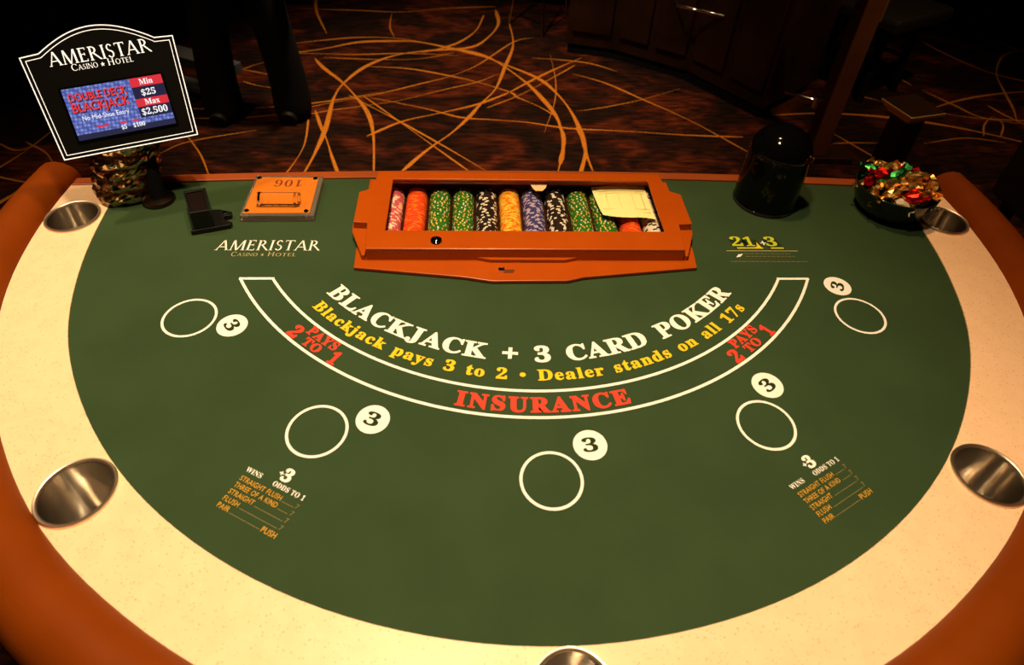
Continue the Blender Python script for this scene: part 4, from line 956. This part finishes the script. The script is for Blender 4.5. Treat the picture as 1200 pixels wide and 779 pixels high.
# dark cabinet (base of the next gaming table) with panelled front
cab = empty('gaming_table_base', (1.1, 3.2, 0), 'dark panelled wooden base of a gaming table standing behind, cut by the photo top', 'cabinet')
cq = thing_part(cab)
cpoly = [(0.45, 3.20), (0.72, 3.12), (1.08, 2.86), (1.36, 2.44), (1.75, 2.75), (1.60, 3.6), (0.7, 3.9)]
bm = new(); prism(bm, cpoly, 0.06, 0.92); cq('body', bm, M_DARKWOOD)
bm = new(); prism(bm, [(x * 0.98 + 0.022, y * 0.98 + 0.07) for x, y in cpoly], 0.0, 0.06); cq('plinth', bm, M_BLACKMATTE)
for (xa, ya), (xb, yb) in zip(cpoly[:3], cpoly[1:4]):
    dd = Vector((xb - xa, yb - ya, 0)); L = dd.length; M_ = Matrix.Translation((xa, ya, 0)) @ Matrix.Rotation(math.atan2(dd.y, dd.x), 4, 'Z')
    n = max(1, round(L / 0.22))
    for k in range(n):
        bm = new(); box(bm, L * (k + 0.1) / n, L * (k + 0.9) / n, -0.016, 0.0, 0.14, 0.84, M_); cq('panel', bm, M_DARKWOOD, bevel=0.006)
bm = new(); prism(bm, [(x * 1.12 - 0.13, y * 1.08 - 0.25) for x, y in cpoly], 0.92, 0.97); cq('top', bm, M_DARKWOOD, bevel=0.01)
bm = new(); tube(bm, [(1.062, 3.10, 0.30), (1.00, 2.87, 0.30)], 0.001, 6) if False else tube(bm, [(0.955, 2.93, 0.42), (0.955, 2.843, 0.42), (1.154, 2.716, 0.42), (1.175, 2.74, 0.42)], 0.008, 10); cq('foot_rail', bm, M_CHROME, smooth=60)

# brown square post with brass collar
po = empty('wooden_post', (1.492, 2.09, 0), 'tall brown wooden post with a brass fitting, between the domed jar and the stool', 'post')
pp = thing_part(po)
bm = new(); box(bm, 1.452, 1.532, 2.05, 2.13, 0.03, 1.15); pp('shaft', bm, M_BROWNWOOD, bevel=0.004)
bm = new(); box(bm, 1.43, 1.66, 2.03, 2.15, 0, 0.03); pp('base_block', bm, M_DARKWOOD, bevel=0.004)
bm = new(); box(bm, 1.430, 1.470, 2.02, 2.03, 0.005, 0.035); pp('brass_foot', bm, M_BRASS, bevel=0.002)
bm = new(); tube(bm, [(1.536, 2.06, 0.66), (1.536, 2.06, 0.80)], 0.007, 10); pp('brass_fitting', bm, M_BRASS, smooth=60)
bm = new(); tube(bm, [(1.295, 2.153, 0.30), (1.40, 2.069, 0.30), (1.452, 2.069, 0.30)], 0.0075, 10); tube(bm, [(1.405, 2.066, 0.27), (1.405, 2.066, 0.32)], 0.013, 12); pp('chrome_lever', bm, M_CHROME, smooth=60)

# dark stool on the right
def stool(loc, label, rz=0.0, sw=0.24, sz=0.48, splay=0.02):
    r = empty('bar_stool', loc, label, 'stool', rot=(0, 0, rz))
    bm = new(); box(bm, -sw, sw, -sw, sw, sz - 0.075, sz); obj('seat', bm, M_VINYL, r, bevel=0.02)
    bm = new(); box(bm, -sw + .02, sw - .02, -sw + .02, sw - .02, sz - 0.12, sz - 0.075); obj('seat_rail', bm, M_DARKWOOD, r, bevel=0.004)
    w = 0.13
    for sx2 in (-1, 1):
        for sy2 in (-1, 1):
            bm = new(); tube(bm, [(sx2 * (w + splay), sy2 * (w + splay), 0.0), (sx2 * w, sy2 * w, sz - 0.11)], [0.020, 0.026], 8); obj('leg', bm, M_BLACKMATTE, r, smooth=60)
    for s2 in (-1, 1):
        bm = new(); tube(bm, [(-w, s2 * w, 0.16), (w, s2 * w, 0.16)], 0.012, 8); obj('stretcher', bm, M_BLACKMATTE, r, smooth=60)
        bm = new(); tube(bm, [(s2 * w, -w, 0.20), (s2 * w, w, 0.20)], 0.012, 8); obj('stretcher', bm, M_BLACKMATTE, r, smooth=60)
    return r
stool((2.04, 2.85, 0), 'black four-legged stool on the carpet beyond the brass-capped post', 0.5)

# chrome-footed stool at the top edge
cs = empty('chrome_stool', (0.33, 3.80, 0), 'black stool on thin chrome legs at the top edge of the photo', 'stool')
cz = thing_part(cs)
bm = new(); lathe(bm, [(0.0, 0.62), (0.17, 0.62), (0.19, 0.66), (0.18, 0.71), (0.0, 0.73)], 28, c=(0.33, 3.80, 0)); cz('seat', bm, M_VINYL, smooth=40)
for ax, ay in ((0.14, 3.62), (0.335, 3.42), (0.52, 3.70), (0.33, 4.02)):
    bm = new(); tube(bm, [(ax, ay, 0.0), (0.33 + (ax - 0.33) * 0.55, 3.80 + (ay - 3.80) * 0.55, 0.63)], 0.007, 8); cz('leg', bm, M_CHROME, smooth=60)
bm = new(); tube(bm, [(0.14 + .03, 3.62 + .03, 0.24), (0.335, 3.42 + .06, 0.24), (0.52 - .03, 3.70, 0.24)], 0.007, 8); cz('foot_rail', bm, M_CHROME, smooth=60)

# short dark post with stepped brass cap
cp = empty('capped_post', (1.53, 1.65, 0), 'short dark square post with a stepped brass cap behind the candy bowl', 'post', rot=(0, 0, math.radians(14)))
bm = new(); box(bm, -0.042, 0.042, -0.042, 0.042, 0.0, 0.47); obj('shaft', bm, M_DARKWOOD, cp, bevel=0.003)
for k, (w, z0, z1) in enumerate(((0.058, 0.465, 0.478), (0.068, 0.478, 0.490), (0.078, 0.490, 0.502))):
    bm = new(); box(bm, -w, w, -w, w, z0, z1); obj('cap_step', bm, M_BRASS, cp, bevel=0.002)
bm = new(); box(bm, -0.074, 0.074, -0.074, 0.074, 0.502, 0.507); obj('cap_top', bm, M_DARKWOOD, cp, bevel=0.002)

# player's chair at the right end of the table
pc = empty('player_chair', (1.55, 0.70, 0), 'black upholstered high chair beyond the right armrest, cut by the photo edge', 'chair')
pz = thing_part(pc)
bm = new(); box(bm, 1.33, 1.39, 0.44, 0.965, 0.60, 1.08); pz('backrest', bm, M_VINYL, bevel=0.02)
bm = new(); box(bm, 1.39, 1.80, 0.46, 0.945, 0.60, 0.70); pz('seat', bm, M_VINYL, bevel=0.02)
for x in (1.37, 1.77):
    for y in (0.49, 0.915):
        bm = new(); tube(bm, [(x, y, 0.0), (x, y, 0.61)], 0.02, 10); pz('leg', bm, M_BLACKMATTE, smooth=60)
for y in (0.49, 0.915):
    bm = new(); tube(bm, [(1.37, y, 0.22), (1.77, y, 0.22)], 0.012, 8); pz('stretcher', bm, M_BLACKMATTE, smooth=60)
